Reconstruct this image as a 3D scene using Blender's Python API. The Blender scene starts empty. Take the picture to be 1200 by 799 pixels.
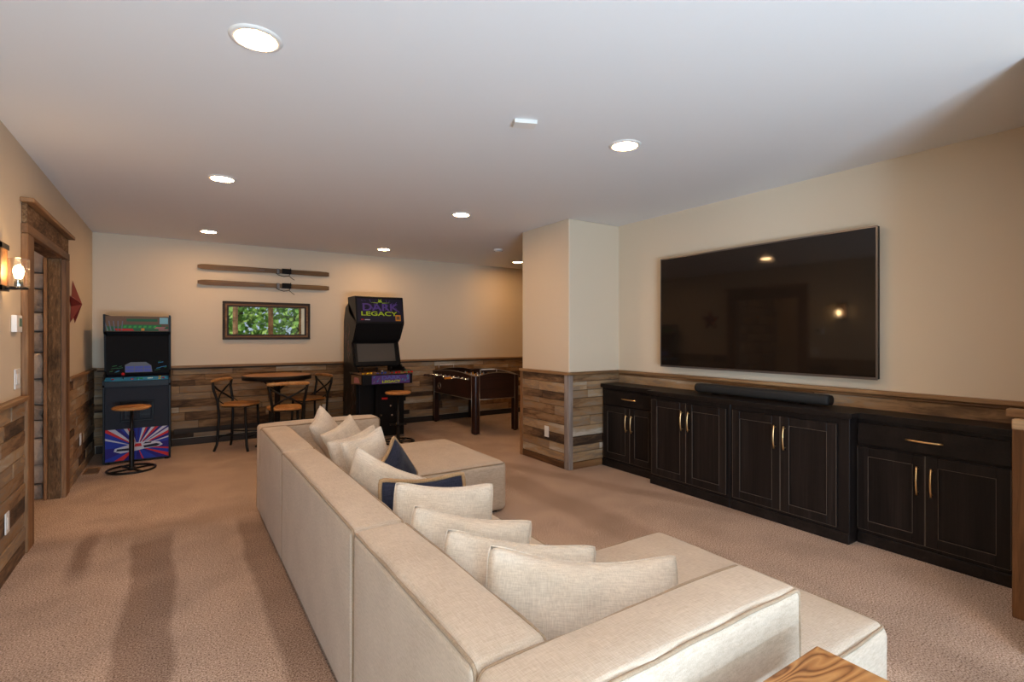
import bpy, bmesh, math, random
from mathutils import Vector, Matrix, noise
C = bpy.context.scene.collection
PI = math.pi
random.seed(7)
H = 2.62                      # ceiling height
XL, XR, YB = -0.84, 4.13, 7.75  # left wall, television wall, back wall
YR = -2.4                     # glazed rear wall, behind the camera
DAY = 1.6

# ---------------------------------------------------------------- camera
cam_d = bpy.data.cameras.new('camera'); cam = bpy.data.objects.new('camera', cam_d); C.objects.link(cam)
cam.location = (0, 0, 1.4); cam.rotation_euler = (PI/2, 0, -math.radians(33.246))
cam_d.sensor_width = 36; cam_d.lens = 36*598/1200; cam_d.shift_y = -6.5/1200; cam_d.clip_start = 0.02
bpy.context.scene.camera = cam
# ---------------------------------------------------------------- world
w = bpy.data.worlds.new('sky'); bpy.context.scene.world = w; w.use_nodes = True
bg = w.node_tree.nodes['Background']; bg.inputs[0].default_value = (0.62, 0.78, 1, 1); bg.inputs[1].default_value = 1.1
vs = bpy.context.scene.view_settings
vs.view_transform = 'Standard'; vs.look = 'None'; vs.gamma = 1; vs.use_curve_mapping = False
vs.exposure = -0.08
# ---------------------------------------------------------------- daylight through the rear glazing
def area(name, loc, sx, sy, power, col, rot):
    d = bpy.data.lights.new(name, 'AREA'); d.shape = 'RECTANGLE'; d.size = sx; d.size_y = sy; d.energy = power; d.color = col
    o = bpy.data.objects.new(name, d); C.objects.link(o); o.location = loc; o.rotation_euler = rot; return o
DAYC = (0.58, 0.78, 1.0)
for k, (x, wd) in enumerate(((-.16, .86), (.95, .86))):      # one per glazed leaf, light coming up off the bright deck
    area('daylight_leaf_%d' % k, (x, YR+0.10, .50), wd, .8, 92*DAY, DAYC, (math.radians(134), 0, 0))
area('daylight_high', (-.16, YR+0.10, 1.65), .8, 1.2, 20*DAY, DAYC, (math.radians(88), 0, 0))
CAN = 165.0                    # radiance of the downlight lenses
SCONCE = 170.0

# ================================================================ materials
def nm(name):
    m = bpy.data.materials.new(name); m.use_nodes = True
    nt = m.node_tree; b = nt.nodes['Principled BSDF']; return m, nt, b
def flat(name, col, rough=.6, metal=0, spec=.5, emit=0):
    m, nt, b = nm(name)
    b.inputs['Base Color'].default_value = (*col, 1); b.inputs['Roughness'].default_value = rough
    b.inputs['Metallic'].default_value = metal; b.inputs['Specular IOR Level'].default_value = spec
    n = nt.nodes.new('ShaderNodeTexNoise'); n.inputs['Scale'].default_value = 40
    mr = nt.nodes.new('ShaderNodeMapRange'); mr.inputs['To Min'].default_value = rough*.9; mr.inputs['To Max'].default_value = min(1, rough*1.1)
    nt.links.new(n.outputs['Fac'], mr.inputs['Value']); nt.links.new(mr.outputs[0], b.inputs['Roughness'])
    if emit:
        b.inputs['Emission Color'].default_value = (*col, 1); b.inputs['Emission Strength'].default_value = emit
    return m
def ramp(nt, stops, interp='LINEAR'):
    r = nt.nodes.new('ShaderNodeValToRGB'); e = r.color_ramp.elements; r.color_ramp.interpolation = interp
    while len(e) > 1: e.remove(e[0])
    e[0].position = stops[0][0]; e[0].color = (*stops[0][1], 1)
    for p, c in stops[1:]:
        x = e.new(p); x.color = (*c, 1)
    return r
def mathn(nt, op, a, b=None):
    n = nt.nodes.new('ShaderNodeMath'); n.operation = op
    for i, v in enumerate((a, b)):
        if v is None: continue
        if isinstance(v, (int, float)): n.inputs[i].default_value = v
        else: nt.links.new(v, n.inputs[i])
    return n.outputs[0]
def bump(nt, b, h, strength, dist):
    bp = nt.nodes.new('ShaderNodeBump'); bp.inputs['Strength'].default_value = strength; bp.inputs['Distance'].default_value = dist
    nt.links.new(h, bp.inputs['Height']); nt.links.new(bp.outputs[0], b.inputs['Normal'])
def mixc(nt, fac, a, b, blend='MIX'):
    n = nt.nodes.new('ShaderNodeMix'); n.data_type = 'RGBA'; n.blend_type = blend
    for s, v in (('Factor', fac), ):
        if isinstance(v, (int, float)): n.inputs[0].default_value = v
        else: nt.links.new(v, n.inputs[0])
    for i, v in ((6, a), (7, b)):
        if isinstance(v, tuple): n.inputs[i].default_value = (*v, 1)
        else: nt.links.new(v, n.inputs[i])
    return n.outputs[2]

def paint(name, col, rough=.85):
    m, nt, b = nm(name)
    tc = nt.nodes.new('ShaderNodeTexCoord'); n = nt.nodes.new('ShaderNodeTexNoise'); n.inputs['Scale'].default_value = 220; n.inputs['Detail'].default_value = 2
    nt.links.new(tc.outputs['Object'], n.inputs['Vector'])
    b.inputs['Base Color'].default_value = (*col, 1); b.inputs['Roughness'].default_value = rough; b.inputs['Specular IOR Level'].default_value = .2
    bump(nt, b, n.outputs['Fac'], .12, .002)
    return m
def wood(name, stops, rough=.6, scale=(2.5, 34, 34), rnd=.75, rings=False, bmp=.35, spec=.35, axis=None):
    """stops: ramp colours; per-object random shifts the ramp; grain runs along local x"""
    m, nt, b = nm(name)
    tc = nt.nodes.new('ShaderNodeTexCoord'); oi = nt.nodes.new('ShaderNodeObjectInfo')
    mp = nt.nodes.new('ShaderNodeMapping'); mp.inputs['Scale'].default_value = scale
    nt.links.new(tc.outputs['Object'], mp.inputs['Vector'])
    off = nt.nodes.new('ShaderNodeCombineXYZ'); r100 = mathn(nt, 'MULTIPLY', oi.outputs['Random'], 57.0)
    for i in range(3): nt.links.new(r100, off.inputs[i])
    nt.links.new(off.outputs[0], mp.inputs['Location'])
    n = nt.nodes.new('ShaderNodeTexNoise'); n.inputs['Scale'].default_value = 1; n.inputs['Detail'].default_value = 6; n.inputs['Roughness'].default_value = .65; n.inputs['Distortion'].default_value = .6
    nt.links.new(mp.outputs[0], n.inputs['Vector'])
    g = n.outputs['Fac']
    n2 = nt.nodes.new('ShaderNodeTexNoise'); n2.inputs['Scale'].default_value = .16; n2.inputs['Detail'].default_value = 3
    nt.links.new(mp.outputs[0], n2.inputs['Vector'])
    if rings:
        wv = nt.nodes.new('ShaderNodeTexNoise'); wv.inputs['Scale'].default_value = .22; wv.inputs['Detail'].default_value = 1; wv.inputs['Distortion'].default_value = 1.2
        nt.links.new(mp.outputs[0], wv.inputs['Vector'])
        g = mathn(nt, 'ADD', mathn(nt, 'MULTIPLY', g, .35), mathn(nt, 'MULTIPLY', mathn(nt, 'PINGPONG', mathn(nt, 'MULTIPLY', wv.outputs['Fac'], 15.0), .5), 1.1))
    f = mathn(nt, 'ADD', mathn(nt, 'MULTIPLY', g, 1-rnd*.55), mathn(nt, 'MULTIPLY', oi.outputs['Random'], rnd*.62))
    f = mathn(nt, 'ADD', f, mathn(nt, 'MULTIPLY', mathn(nt, 'SUBTRACT', n2.outputs['Fac'], .5), .9))
    rp = ramp(nt, stops); nt.links.new(f, rp.inputs[0])
    nt.links.new(rp.outputs[0], b.inputs['Base Color'])
    b.inputs['Roughness'].default_value = rough; b.inputs['Specular IOR Level'].default_value = spec
    bump(nt, b, n.outputs['Fac'], bmp, .004)
    return m
def fabric(name, ca, cb, scale=420, rough=.95):
    m, nt, b = nm(name)
    tc = nt.nodes.new('ShaderNodeTexCoord')
    outs = []
    for s in ((scale, scale*.09, scale), (scale*.09, scale, scale*.3)):
        mp = nt.nodes.new('ShaderNodeMapping'); mp.inputs['Scale'].default_value = s
        nt.links.new(tc.outputs['Object'], mp.inputs['Vector'])
        n = nt.nodes.new('ShaderNodeTexNoise'); n.inputs['Scale'].default_value = 1; n.inputs['Detail'].default_value = 2
        nt.links.new(mp.outputs[0], n.inputs['Vector']); outs.append(n.outputs['Fac'])
    f = mathn(nt, 'MULTIPLY', mathn(nt, 'ADD', outs[0], outs[1]), .5)
    big = nt.nodes.new('ShaderNodeTexNoise'); big.inputs['Scale'].default_value = 5; big.inputs['Detail'].default_value = 3
    nt.links.new(tc.outputs['Object'], big.inputs['Vector'])
    f2 = mathn(nt, 'ADD', mathn(nt, 'MULTIPLY', f, .75), mathn(nt, 'MULTIPLY', big.outputs['Fac'], .25))
    rp = ramp(nt, [(.38, ca), (.62, cb)]); nt.links.new(f2, rp.inputs[0])
    nt.links.new(rp.outputs[0], b.inputs['Base Color']); b.inputs['Roughness'].default_value = rough
    b.inputs['Specular IOR Level'].default_value = .1; b.inputs['Sheen Weight'].default_value = .15
    bump(nt, b, f, .5, .003)
    return m
def emis(name, col, s):
    m = bpy.data.materials.new(name); m.use_nodes = True; nt = m.node_tree; nt.nodes.clear()
    e = nt.nodes.new('ShaderNodeEmission'); e.inputs[0].default_value = (*col, 1); e.inputs[1].default_value = s
    o = nt.nodes.new('ShaderNodeOutputMaterial'); nt.links.new(e.outputs[0], o.inputs[0]); return m
def clear(name, fac=.9, tint=(1, 1, 1)):
    m = bpy.data.materials.new(name); m.use_nodes = True; nt = m.node_tree; nt.nodes.clear()
    t = nt.nodes.new('ShaderNodeBsdfTransparent'); t.inputs[0].default_value = (*tint, 1)
    g = nt.nodes.new('ShaderNodeBsdfGlossy'); g.inputs['Roughness'].default_value = .03
    lw = nt.nodes.new('ShaderNodeLayerWeight'); lw.inputs[0].default_value = .25
    mr = mathn(nt, 'ADD', mathn(nt, 'MULTIPLY', lw.outputs['Facing'], .45), 1-fac)
    mx = nt.nodes.new('ShaderNodeMixShader'); nt.links.new(mr, mx.inputs[0]); nt.links.new(t.outputs[0], mx.inputs[1]); nt.links.new(g.outputs[0], mx.inputs[2])
    o = nt.nodes.new('ShaderNodeOutputMaterial'); nt.links.new(mx.outputs[0], o.inputs[0]); return m

def carpet():
    m, nt, b = nm('carpet')
    tc = nt.nodes.new('ShaderNodeTexCoord'); sp = nt.nodes.new('ShaderNodeSeparateXYZ')
    nt.links.new(tc.outputs['Object'], sp.inputs[0])
    dn = nt.nodes.new('ShaderNodeTexNoise'); dn.inputs['Scale'].default_value = 1.6; dn.inputs['Detail'].default_value = 4
    nt.links.new(tc.outputs['Object'], dn.inputs['Vector'])
    dx = mathn(nt, 'MULTIPLY', mathn(nt, 'SUBTRACT', dn.outputs['Fac'], .5), .12)
    x = mathn(nt, 'ADD', sp.outputs['X'], dx); y = mathn(nt, 'ADD', sp.outputs['Y'], mathn(nt, 'MULTIPLY', dx, 2))
    def band(v, c, hw, soft=.018):
        d = mathn(nt, 'ABSOLUTE', mathn(nt, 'SUBTRACT', v, c))
        mr = nt.nodes.new('ShaderNodeMapRange'); mr.inputs['From Min'].default_value = hw-soft; mr.inputs['From Max'].default_value = hw+soft
        mr.inputs['To Min'].default_value = 1; mr.inputs['To Max'].default_value = 0
        nt.links.new(d, mr.inputs['Value']); return mr.outputs[0]
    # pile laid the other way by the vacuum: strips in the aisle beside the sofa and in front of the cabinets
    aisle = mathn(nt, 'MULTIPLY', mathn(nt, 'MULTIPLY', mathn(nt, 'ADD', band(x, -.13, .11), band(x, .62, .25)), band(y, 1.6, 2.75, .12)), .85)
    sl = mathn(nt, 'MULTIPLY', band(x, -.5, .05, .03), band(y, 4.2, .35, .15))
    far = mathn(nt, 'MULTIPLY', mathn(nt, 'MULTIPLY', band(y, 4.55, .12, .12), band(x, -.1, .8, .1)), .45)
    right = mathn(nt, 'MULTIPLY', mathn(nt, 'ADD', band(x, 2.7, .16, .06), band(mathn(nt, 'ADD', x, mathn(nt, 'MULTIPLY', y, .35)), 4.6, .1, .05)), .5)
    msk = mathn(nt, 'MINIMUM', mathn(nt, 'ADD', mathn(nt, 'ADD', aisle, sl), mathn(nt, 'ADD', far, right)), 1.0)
    sn = nt.nodes.new('ShaderNodeTexNoise'); sn.inputs['Scale'].default_value = 135; sn.inputs['Detail'].default_value = 3; sn.inputs['Roughness'].default_value = .7
    nt.links.new(tc.outputs['Object'], sn.inputs['Vector'])
    pn = nt.nodes.new('ShaderNodeTexNoise'); pn.inputs['Scale'].default_value = 2.6; pn.inputs['Detail'].default_value = 5
    nt.links.new(tc.outputs['Object'], pn.inputs['Vector'])
    rp = ramp(nt, [(.36, (.17, .105, .075)), (.46, (.47, .335, .25)), (.55, (.62, .465, .37)), (.68, (.84, .68, .56))]); nt.links.new(sn.outputs['Fac'], rp.inputs[0])
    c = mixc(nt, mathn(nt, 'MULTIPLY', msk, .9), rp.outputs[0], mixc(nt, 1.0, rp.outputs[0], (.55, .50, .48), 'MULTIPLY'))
    pr = ramp(nt, [(.4, (.86, .86, .86)), (.6, (1, 1, 1))]); nt.links.new(pn.outputs['Fac'], pr.inputs[0])
    c = mixc(nt, 1.0, c, pr.outputs[0], 'MULTIPLY')
    nt.links.new(c, b.inputs['Base Color']); b.inputs['Roughness'].default_value = 1; b.inputs['Specular IOR Level'].default_value = 0.05
    bump(nt, b, sn.outputs['Fac'], .6, .008)
    return m

M = {}
M['wall'] = paint('cream_paint', (.69, .58, .44)); M['ceil'] = paint('ceiling_paint', (.80, .79, .78))
M['carpet'] = carpet()
M['barn'] = wood('barnwood', [(.20, (.040, .022, .012)), (.34, (.14, .075, .036)), (.46, (.28, .158, .073)), (.55, (.24, .172, .115)), (.65, (.37, .23, .115)), (.76, (.37, .295, .21)), (.92, (.56, .48, .39))], rough=.85, scale=(4.0, 36, 20), rnd=.62)
M['barn_grey'] = wood('grey_barnwood', [(.2, (.09, .07, .06)), (.5, (.24, .19, .16)), (.8, (.40, .34, .30))], rough=.8, rnd=.3)
M['barn_dark'] = wood('dark_board', [(.2, (.012, .009, .008)), (.8, (.055, .038, .028))], rough=.7, rnd=.3)
M['casing'] = wood('casing_wood', [(.2, (.06, .026, .010)), (.5, (.20, .092, .034)), (.8, (.35, .185, .08))], rough=.6, rnd=.3)
M['cap'] = wood('cap_wood', [(.2, (.12, .06, .025)), (.5, (.28, .15, .065)), (.8, (.45, .29, .15))], rough=.55, rnd=.3)
M['bark'] = wood('rough_bark_wood', [(.25, (.05, .028, .014)), (.5, (.15, .08, .035)), (.8, (.34, .22, .12))], rough=.95, scale=(14, 60, 60), rnd=.2, bmp=1)
M['black'] = wood('black_stained_wood', [(.3, (.006, .004, .0035)), (.6, (.013, .009, .0075)), (.85, (.024, .017, .014))], rough=.42, scale=(2, 60, 60), rnd=.15, bmp=.15, spec=.22)
M['black_v'] = wood('black_stained_wood_vertical', [(.3, (.006, .004, .0035)), (.6, (.013, .009, .0075)), (.85, (.025, .018, .015))], rough=.42, scale=(60, 60, 2), rnd=.15, bmp=.15, spec=.22)
M['wear'] = flat('rubbed_edge', (.13, .095, .07), .6)
M['brass'] = flat('brass', (.80, .52, .24), .3, 1)
M['sofa'] = fabric('sofa_fabric', (.45, .36, .275), (.60, .50, .395), 380)
M['pipe'] = fabric('piping_fabric', (.27, .19, .12), (.38, .28, .19), 380)
M['linen'] = fabric('linen', (.55, .455, .36), (.74, .64, .52), 300)
M['navy'] = fabric('navy_cloth', (.014, .016, .030), (.034, .038, .064), 300)
M['tan'] = fabric('tan_cloth', (.30, .185, .09), (.44, .29, .16), 300)
M['metal'] = flat('black_metal', (.015, .013, .012), .45, .6)
M['plastic'] = flat('black_plastic', (.006, .0055, .006), .4, 0, .2)
M['matte'] = flat('matte_black', (.008, .007, .007), .7, 0, .15)
M['grill'] = flat('speaker_cloth', (.010, .010, .010), .75)
M['screen'] = flat('screen_glass', (.012, .008, .0055), .05, 0, .5)
M['bezel'] = flat('bezel', (.18, .16, .15), .3, .8)
M['white'] = flat('white_plastic', (.78, .75, .70), .45)
M['grey'] = flat('grey_panel', (.020, .021, .028), .55, 0, .15)
M['lcd'] = flat('lcd', (.10, .20, .14), .2)
M['honey'] = wood('honey_seat_wood', [(.2, (.22, .085, .022)), (.5, (.48, .21, .06)), (.8, (.66, .34, .12))], rough=.4, scale=(4, 50, 50), rnd=.2, bmp=.1)
M['walnut'] = wood('figured_wood', [(.16, (.085, .032, .011)), (.32, (.20, .08, .026)), (.5, (.34, .15, .05)), (.85, (.50, .26, .095))], rough=.4, scale=(8, 22, 22), rnd=.1, rings=True, bmp=.06)
M['mahog'] = wood('dark_mahogany', [(.2, (.012, .005, .004)), (.8, (.040, .014, .010))], rough=.3, rnd=.1, bmp=.05)
M['silver'] = flat('silver', (.36, .31, .26), .35, 1)
M['chrome'] = flat('chrome', (.8, .8, .8), .12, 1)
M['stone'] = None
M['star'] = flat('red_tin', (.19, .022, .018), .5, .2)
M['skiwood'] = wood('ski_wood', [(.2, (.06, .028, .008)), (.6, (.15, .075, .022)), (.9, (.25, .14, .05))], rough=.45, scale=(3, 60, 60), rnd=.2)
M['glass'] = clear('clear_glass', .88)
M['pane'] = clear('window_glass', .97)
M['mirror'] = flat('mirror_glass', (.72, .72, .70), .015, 1)
M['bulb'] = emis('bulb_glow', (1, .62, .28), SCONCE)
M['lens'] = emis('downlight_glow', (1, .585, .275), CAN)
M['leaf'] = flat('leaf', (.16, .34, .05), .6); M['leaf2'] = flat('leaf_light', (.35, .55, .12), .6); M['trunk'] = flat('bark', (.10, .07, .05), .9)
M['deck'] = wood('deck_board', [(.2, (.25, .17, .10)), (.8, (.5, .38, .25))], rough=.7)
M['lawn'] = flat('lawn', (.13, .24, .05), .9)
COL = {'red': (.55, .02, .02), 'blue': (.02, .09, .45), 'yellow': (.75, .45, .02), 'green': (.05, .35, .06), 'indigo': (.020, .008, .16), 'royal': (.015, .03, .30), 'pale': (.55, .52, .58), 'sky': (.04, .25, .50), 'lime': (.42, .55, .02), 'purple': (.10, .05, .22), 'ink': (.018, .014, .028), 'violet': (.11, .055, .24), 'orange': (.65, .25, .03), 'brown': (.16, .09, .05), 'dgreen': (.03, .12, .05), 'pink': (.40, .16, .15), 'steel': (.16, .17, .20), 'cyan': (.25, .50, .55), 'glowblue': (.10, .12, .42), 'field': (.03, .16, .05)}
for k, v in COL.items(): M[k] = flat(k + '_print', v, .5, 0, .2)
def stone_mat():
    m, nt, b = nm('field_stone')
    tc = nt.nodes.new('ShaderNodeTexCoord'); oi = nt.nodes.new('ShaderNodeObjectInfo')
    n = nt.nodes.new('ShaderNodeTexNoise'); n.inputs['Scale'].default_value = 14; n.inputs['Detail'].default_value = 8; n.inputs['Roughness'].default_value = .7
    nt.links.new(tc.outputs['Object'], n.inputs['Vector'])
    f = mathn(nt, 'ADD', mathn(nt, 'MULTIPLY', n.outputs['Fac'], .7), mathn(nt, 'MULTIPLY', oi.outputs['Random'], .35))
    r = ramp(nt, [(.25, (.16, .12, .09)), (.5, (.42, .33, .26)), (.7, (.55, .45, .36)), (.9, (.72, .60, .47))]); nt.links.new(f, r.inputs[0])
    nt.links.new(r.outputs[0], b.inputs['Base Color']); b.inputs['Roughness'].default_value = .9
    bump(nt, b, n.outputs['Fac'], 1, .02); return m
M['stone'] = stone_mat()

# ================================================================ helpers
def bm_new(): return bmesh.new()
def box(bm, x0, x1, y0, y1, z0, z1, mi=0):
    v = [bm.verts.new(p) for p in ((x0,y0,z0),(x1,y0,z0),(x1,y1,z0),(x0,y1,z0),(x0,y0,z1),(x1,y0,z1),(x1,y1,z1),(x0,y1,z1))]
    for f in ((0,3,2,1),(4,5,6,7),(0,1,5,4),(1,2,6,5),(2,3,7,6),(3,0,4,7)):
        fc = bm.faces.new([v[i] for i in f]); fc.material_index = mi
    return v
def bev(bm, w=.004, seg=2):
    bmesh.ops.bevel(bm, geom=list(bm.edges), offset=w, segments=seg, affect='EDGES', profile=.6)
def tube(bm, pts, r, n=8, closed=False, mi=0, cap=True):
    pts = [Vector(p) for p in pts]; N = len(pts); rings = []
    rr = r if isinstance(r, (list, tuple)) else [r]*N
    up = None
    for i, p in enumerate(pts):
        a = pts[(i-1) % N] if (closed or i > 0) else p; b = pts[(i+1) % N] if (closed or i < N-1) else p
        t = (b-a).normalized()
        if up is None:
            up = Vector((0,0,1)) if abs(t.z) < .9 else Vector((1,0,0))
        s = t.cross(up)
        if s.length < 1e-5: s = t.orthogonal()
        s.normalize(); up = s.cross(t).normalized()
        rings.append([bm.verts.new(p + rr[i]*(math.cos(2*PI*k/n)*s + math.sin(2*PI*k/n)*up)) for k in range(n)])
    for i in range(N if closed else N-1):
        A, B = rings[i], rings[(i+1) % N]
        for k in range(n):
            f = bm.faces.new((A[k], A[(k+1) % n], B[(k+1) % n], B[k])); f.smooth = True; f.material_index = mi
    if cap and not closed:
        for R in (list(reversed(rings[0])), rings[-1]):
            f = bm.faces.new(R); f.material_index = mi
def cyl(bm, c, r, h, n=24, axis='z', mi=0, r2=None):
    c = Vector(c); d = {'x': Vector((1,0,0)), 'y': Vector((0,1,0)), 'z': Vector((0,0,1))}[axis]
    a = d.orthogonal().normalized(); b = d.cross(a); r2 = r if r2 is None else r2
    A = [bm.verts.new(c + r*(math.cos(2*PI*k/n)*a + math.sin(2*PI*k/n)*b)) for k in range(n)]
    B = [bm.verts.new(c + d*h + r2*(math.cos(2*PI*k/n)*a + math.sin(2*PI*k/n)*b)) for k in range(n)]
    for k in range(n):
        f = bm.faces.new((A[k], A[(k+1) % n], B[(k+1) % n], B[k])); f.smooth = True; f.material_index = mi
    for R in (list(reversed(A)), B):
        f = bm.faces.new(R); f.material_index = mi
def lathe(bm, prof, n=24, c=(0,0,0), mi=0):
    rings = []
    for r, z in prof:
        rings.append([bm.verts.new((c[0]+r*math.cos(2*PI*k/n), c[1]+r*math.sin(2*PI*k/n), c[2]+z)) for k in range(n)])
    for A, B in zip(rings, rings[1:]):
        for k in range(n):
            f = bm.faces.new((A[k], A[(k+1) % n], B[(k+1) % n], B[k])); f.smooth = True; f.material_index = mi
    return rings
def prism(bm, poly, a, b, plane='yz', mi=0):
    """extrude a 2-D polygon between a and b along the missing axis"""
    def P(p, t):
        return {'yz': (t, p[0], p[1]), 'xz': (p[0], t, p[1]), 'xy': (p[0], p[1], t)}[plane]
    A = [bm.verts.new(P(p, a)) for p in poly]; B = [bm.verts.new(P(p, b)) for p in poly]; n = len(poly)
    fs = [bm.faces.new(A), bm.faces.new(list(reversed(B)))]
    for k in range(n): fs.append(bm.faces.new((A[(k+1) % n], A[k], B[k], B[(k+1) % n])))
    for f in fs: f.material_index = mi
def obj(name, bm, m, parent=None, loc=None, rot=None):
    bmesh.ops.recalc_face_normals(bm, faces=list(bm.faces))
    me = bpy.data.meshes.new(name); bm.to_mesh(me); bm.free()
    for x in (m if isinstance(m, (list, tuple)) else [m]): me.materials.append(M[x] if isinstance(x, str) else x)
    o = bpy.data.objects.new(name, me); C.objects.link(o); o.parent = parent
    if loc: o.location = loc
    if rot: o.rotation_euler = rot
    return o
def bxo(name, dims, m, parent=None, b=.003, seg=1):
    bm = bm_new(); box(bm, *dims)
    if b: bev(bm, b, seg)
    return obj(name, bm, m, parent)
def struct(o): o['kind'] = 'structure'; return o
def tag(o, label, cat, group=None):
    o['label'] = label; o['category'] = cat
    if group: o['group'] = group
    return o
def thing(name, label, cat, loc=(0,0,0), rz=0, group=None):
    o = bpy.data.objects.new(name, None); C.objects.link(o); o.location = loc; o.rotation_euler = (0, 0, rz); o.empty_display_size = .1
    return tag(o, label, cat, group)
def dup(root, loc, rz, label):
    def cp(o, par):
        c = o.copy(); C.objects.link(c); c.parent = par
        for k in list(o.children): cp(k, c)
        return c
    c = cp(root, None); c.location = loc; c.rotation_euler = (0, 0, rz); c['label'] = label; return c

# ================================================================ setting
XF, XH = 6.2, -2.3      # far right end of the games area, hall side
bm = bm_new(); box(bm, XH-.1, XF+.1, YR-.15, YB+.12, -.12, 0); struct(obj('floor', bm, 'carpet'))
bm = bm_new(); box(bm, XH-.1, XF+.1, YR-.15, YB+.12, H, H+.12); struct(obj('ceiling', bm, 'ceil'))
DY0, DY1, DZ = 4.62, 5.82, 2.08      # doorway in the left wall
bm = bm_new()
box(bm, XL-.09, XL, YR, DY0, 0, H); box(bm, XL-.09, XL, DY1, YB, 0, H); box(bm, XL-.09, XL, DY0, DY1, DZ, H)
wall_left = struct(obj('wall_left', bm, 'wall'))
bm = bm_new(); box(bm, XL-.13, XF, YB, YB+.1, 0, H); wall_back = struct(obj('wall_back', bm, 'wall'))
bm = bm_new(); box(bm, XR, XR+.12, YR, 4.12, 0, H); wall_right = struct(obj('wall_right', bm, 'wall'))
bm = bm_new(); box(bm, 3.41, XR+.12, 4.12, 4.98, 0, H); bev(bm, .012, 3); wall_pillar = struct(obj('wall_pillar', bm, 'wall'))
bm = bm_new(); box(bm, XR+.12, XF, 4.86, 4.98, 0, H); struct(obj('wall_alcove', bm, 'wall'))
bm = bm_new(); box(bm, XF, XF+.1, 4.86, YB+.1, 0, H); struct(obj('wall_far_right', bm, 'wall'))
bm = bm_new(); box(bm, 3.52, XR, .50, .72, 0, H); box(bm, 3.10, XR, .34, .63, 0, H); wall_stub = struct(obj('wall_end', bm, 'wall'))
# hall behind the doorway
bm = bm_new(); box(bm, XH-.1, XH, 2.9, YB+.1, 0, H); box(bm, XH, XL-.09, 2.8, 2.9, 0, H)
struct(obj('wall_hall', bm, 'wall'))

# --- rear wall with glazed doors (daylight source, seen in the mirror)
bm = bm_new()
box(bm, XL-.13, XR+.12, YR-.12, YR, 2.42, H); box(bm, 3.42, XR+.12, YR-.12, YR, 0, 2.42); box(bm, XL-.13, -.72, YR-.12, YR, 0, 2.42)
struct(obj('wall_rear', bm, 'wall'))
edges = [-.72, .40, 1.50, 2.50, 3.42]
for i in range(4):
    a, b = edges[i], edges[i+1]
    bm = bm_new(); t = .07
    box(bm, a, a+t, YR-.1, YR-.03, 0, 2.42); box(bm, b-t, b, YR-.1, YR-.03, 0, 2.42)
    box(bm, a+t, b-t, YR-.1, YR-.03, 0, .12); box(bm, a+t, b-t, YR-.1, YR-.03, 2.36, 2.42)
    d = struct(obj('window_%d' % (i+1), bm, 'casing'))
    bm = bm_new(); box(bm, a+t, b-t, YR-.068, YR-.062, .12, 2.36); obj('pane', bm, 'pane', d)

# --- planks ---------------------------------------------------------------
def plank(parent, L, hgt, th, loc, rz, m='barn', rough=.0025):
    bm = bm_new(); box(bm, -L/2, L/2, -th, 0, -hgt/2, hgt/2); bev(bm, rough, 1)
    return obj('plank', bm, m, parent, loc, (0, 0, rz))
def wainscot(parent, origin, ang, L, z0, z1, rows, seed, lmin=.5, lmax=1.5, forced=None):
    """boards run along direction ang from origin; outward normal is to the right (-y local)"""
    rnd = random.Random(seed)
    bm = bm_new(); box(bm, 0, L, -.004, 0, z0+.002, z1-.002); obj('gap_shade_sheet', bm, 'barn_dark', parent, origin, (0, 0, ang))  # dark sheet behind the planks, its colour standing in for shade in the gaps
    hs = [rnd.uniform(.7, 1.25) for _ in range(rows)]; s = sum(hs); z = z0
    u = Vector((math.cos(ang), math.sin(ang), 0))
    for ri, h in enumerate(hs):
        hh = h/s*(z1-z0); x = 0; first = rnd.uniform(.25, 1)*lmax
        while x < L-.001:
            l = min(first if x == 0 else rnd.uniform(lmin, lmax), L-x)
            if L-x-l < .15: l = L-x
            p = Vector(origin) + u*(x+l/2)
            mm = 'barn'
            if forced and ri == forced[0] and x < forced[1]: mm = 'barn_dark'
            plank(parent, l-.003, hh-.004, rnd.uniform(.014, .022), (p.x, p.y, z+hh/2), ang, mm)
            x += l
        z += hh
WZ = .985
# left wall (normal +x): direction must have its right-hand side = +x  -> ang = +90deg
wainscot(wall_left, (XL, 1.6, 0), PI/2, 4.47-1.6, .09, WZ, 10, 11)
wainscot(wall_left, (XL, 6.0, 0), PI/2, YB-6.0, .09, WZ, 10, 12, .4, .9)
wainscot(wall_back, (XL, YB, 0), 0, XF-XL, .09, WZ, 10, 23, .45, 1.3)
wainscot(wall_pillar, (3.41, 4.98, 0), -PI/2, .86, .075, WZ, 10, 5, .35, .9)
wainscot(wall_pillar, (3.41, 4.12, 0), 0, XR-3.41, .075, WZ, 10, 37, .35, .9)
wainscot(wall_right, (XR, 4.10, 0), -PI/2, 4.10-.72, .60, WZ, 3, 42, .9, 1.7)
wainscot(wall_stub, (3.52, .72, 0), -PI/2, .20, .0, WZ, 10, 43, .3, .5)
wainscot(wall_stub, (3.10, .34, 0), 0, 1.0, .0, WZ, 10, 44, .3, .9)
wainscot(wall_stub, (3.10, .63, 0), -PI/2, .29, .0, WZ, 1, 45, .3, .5)
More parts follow.
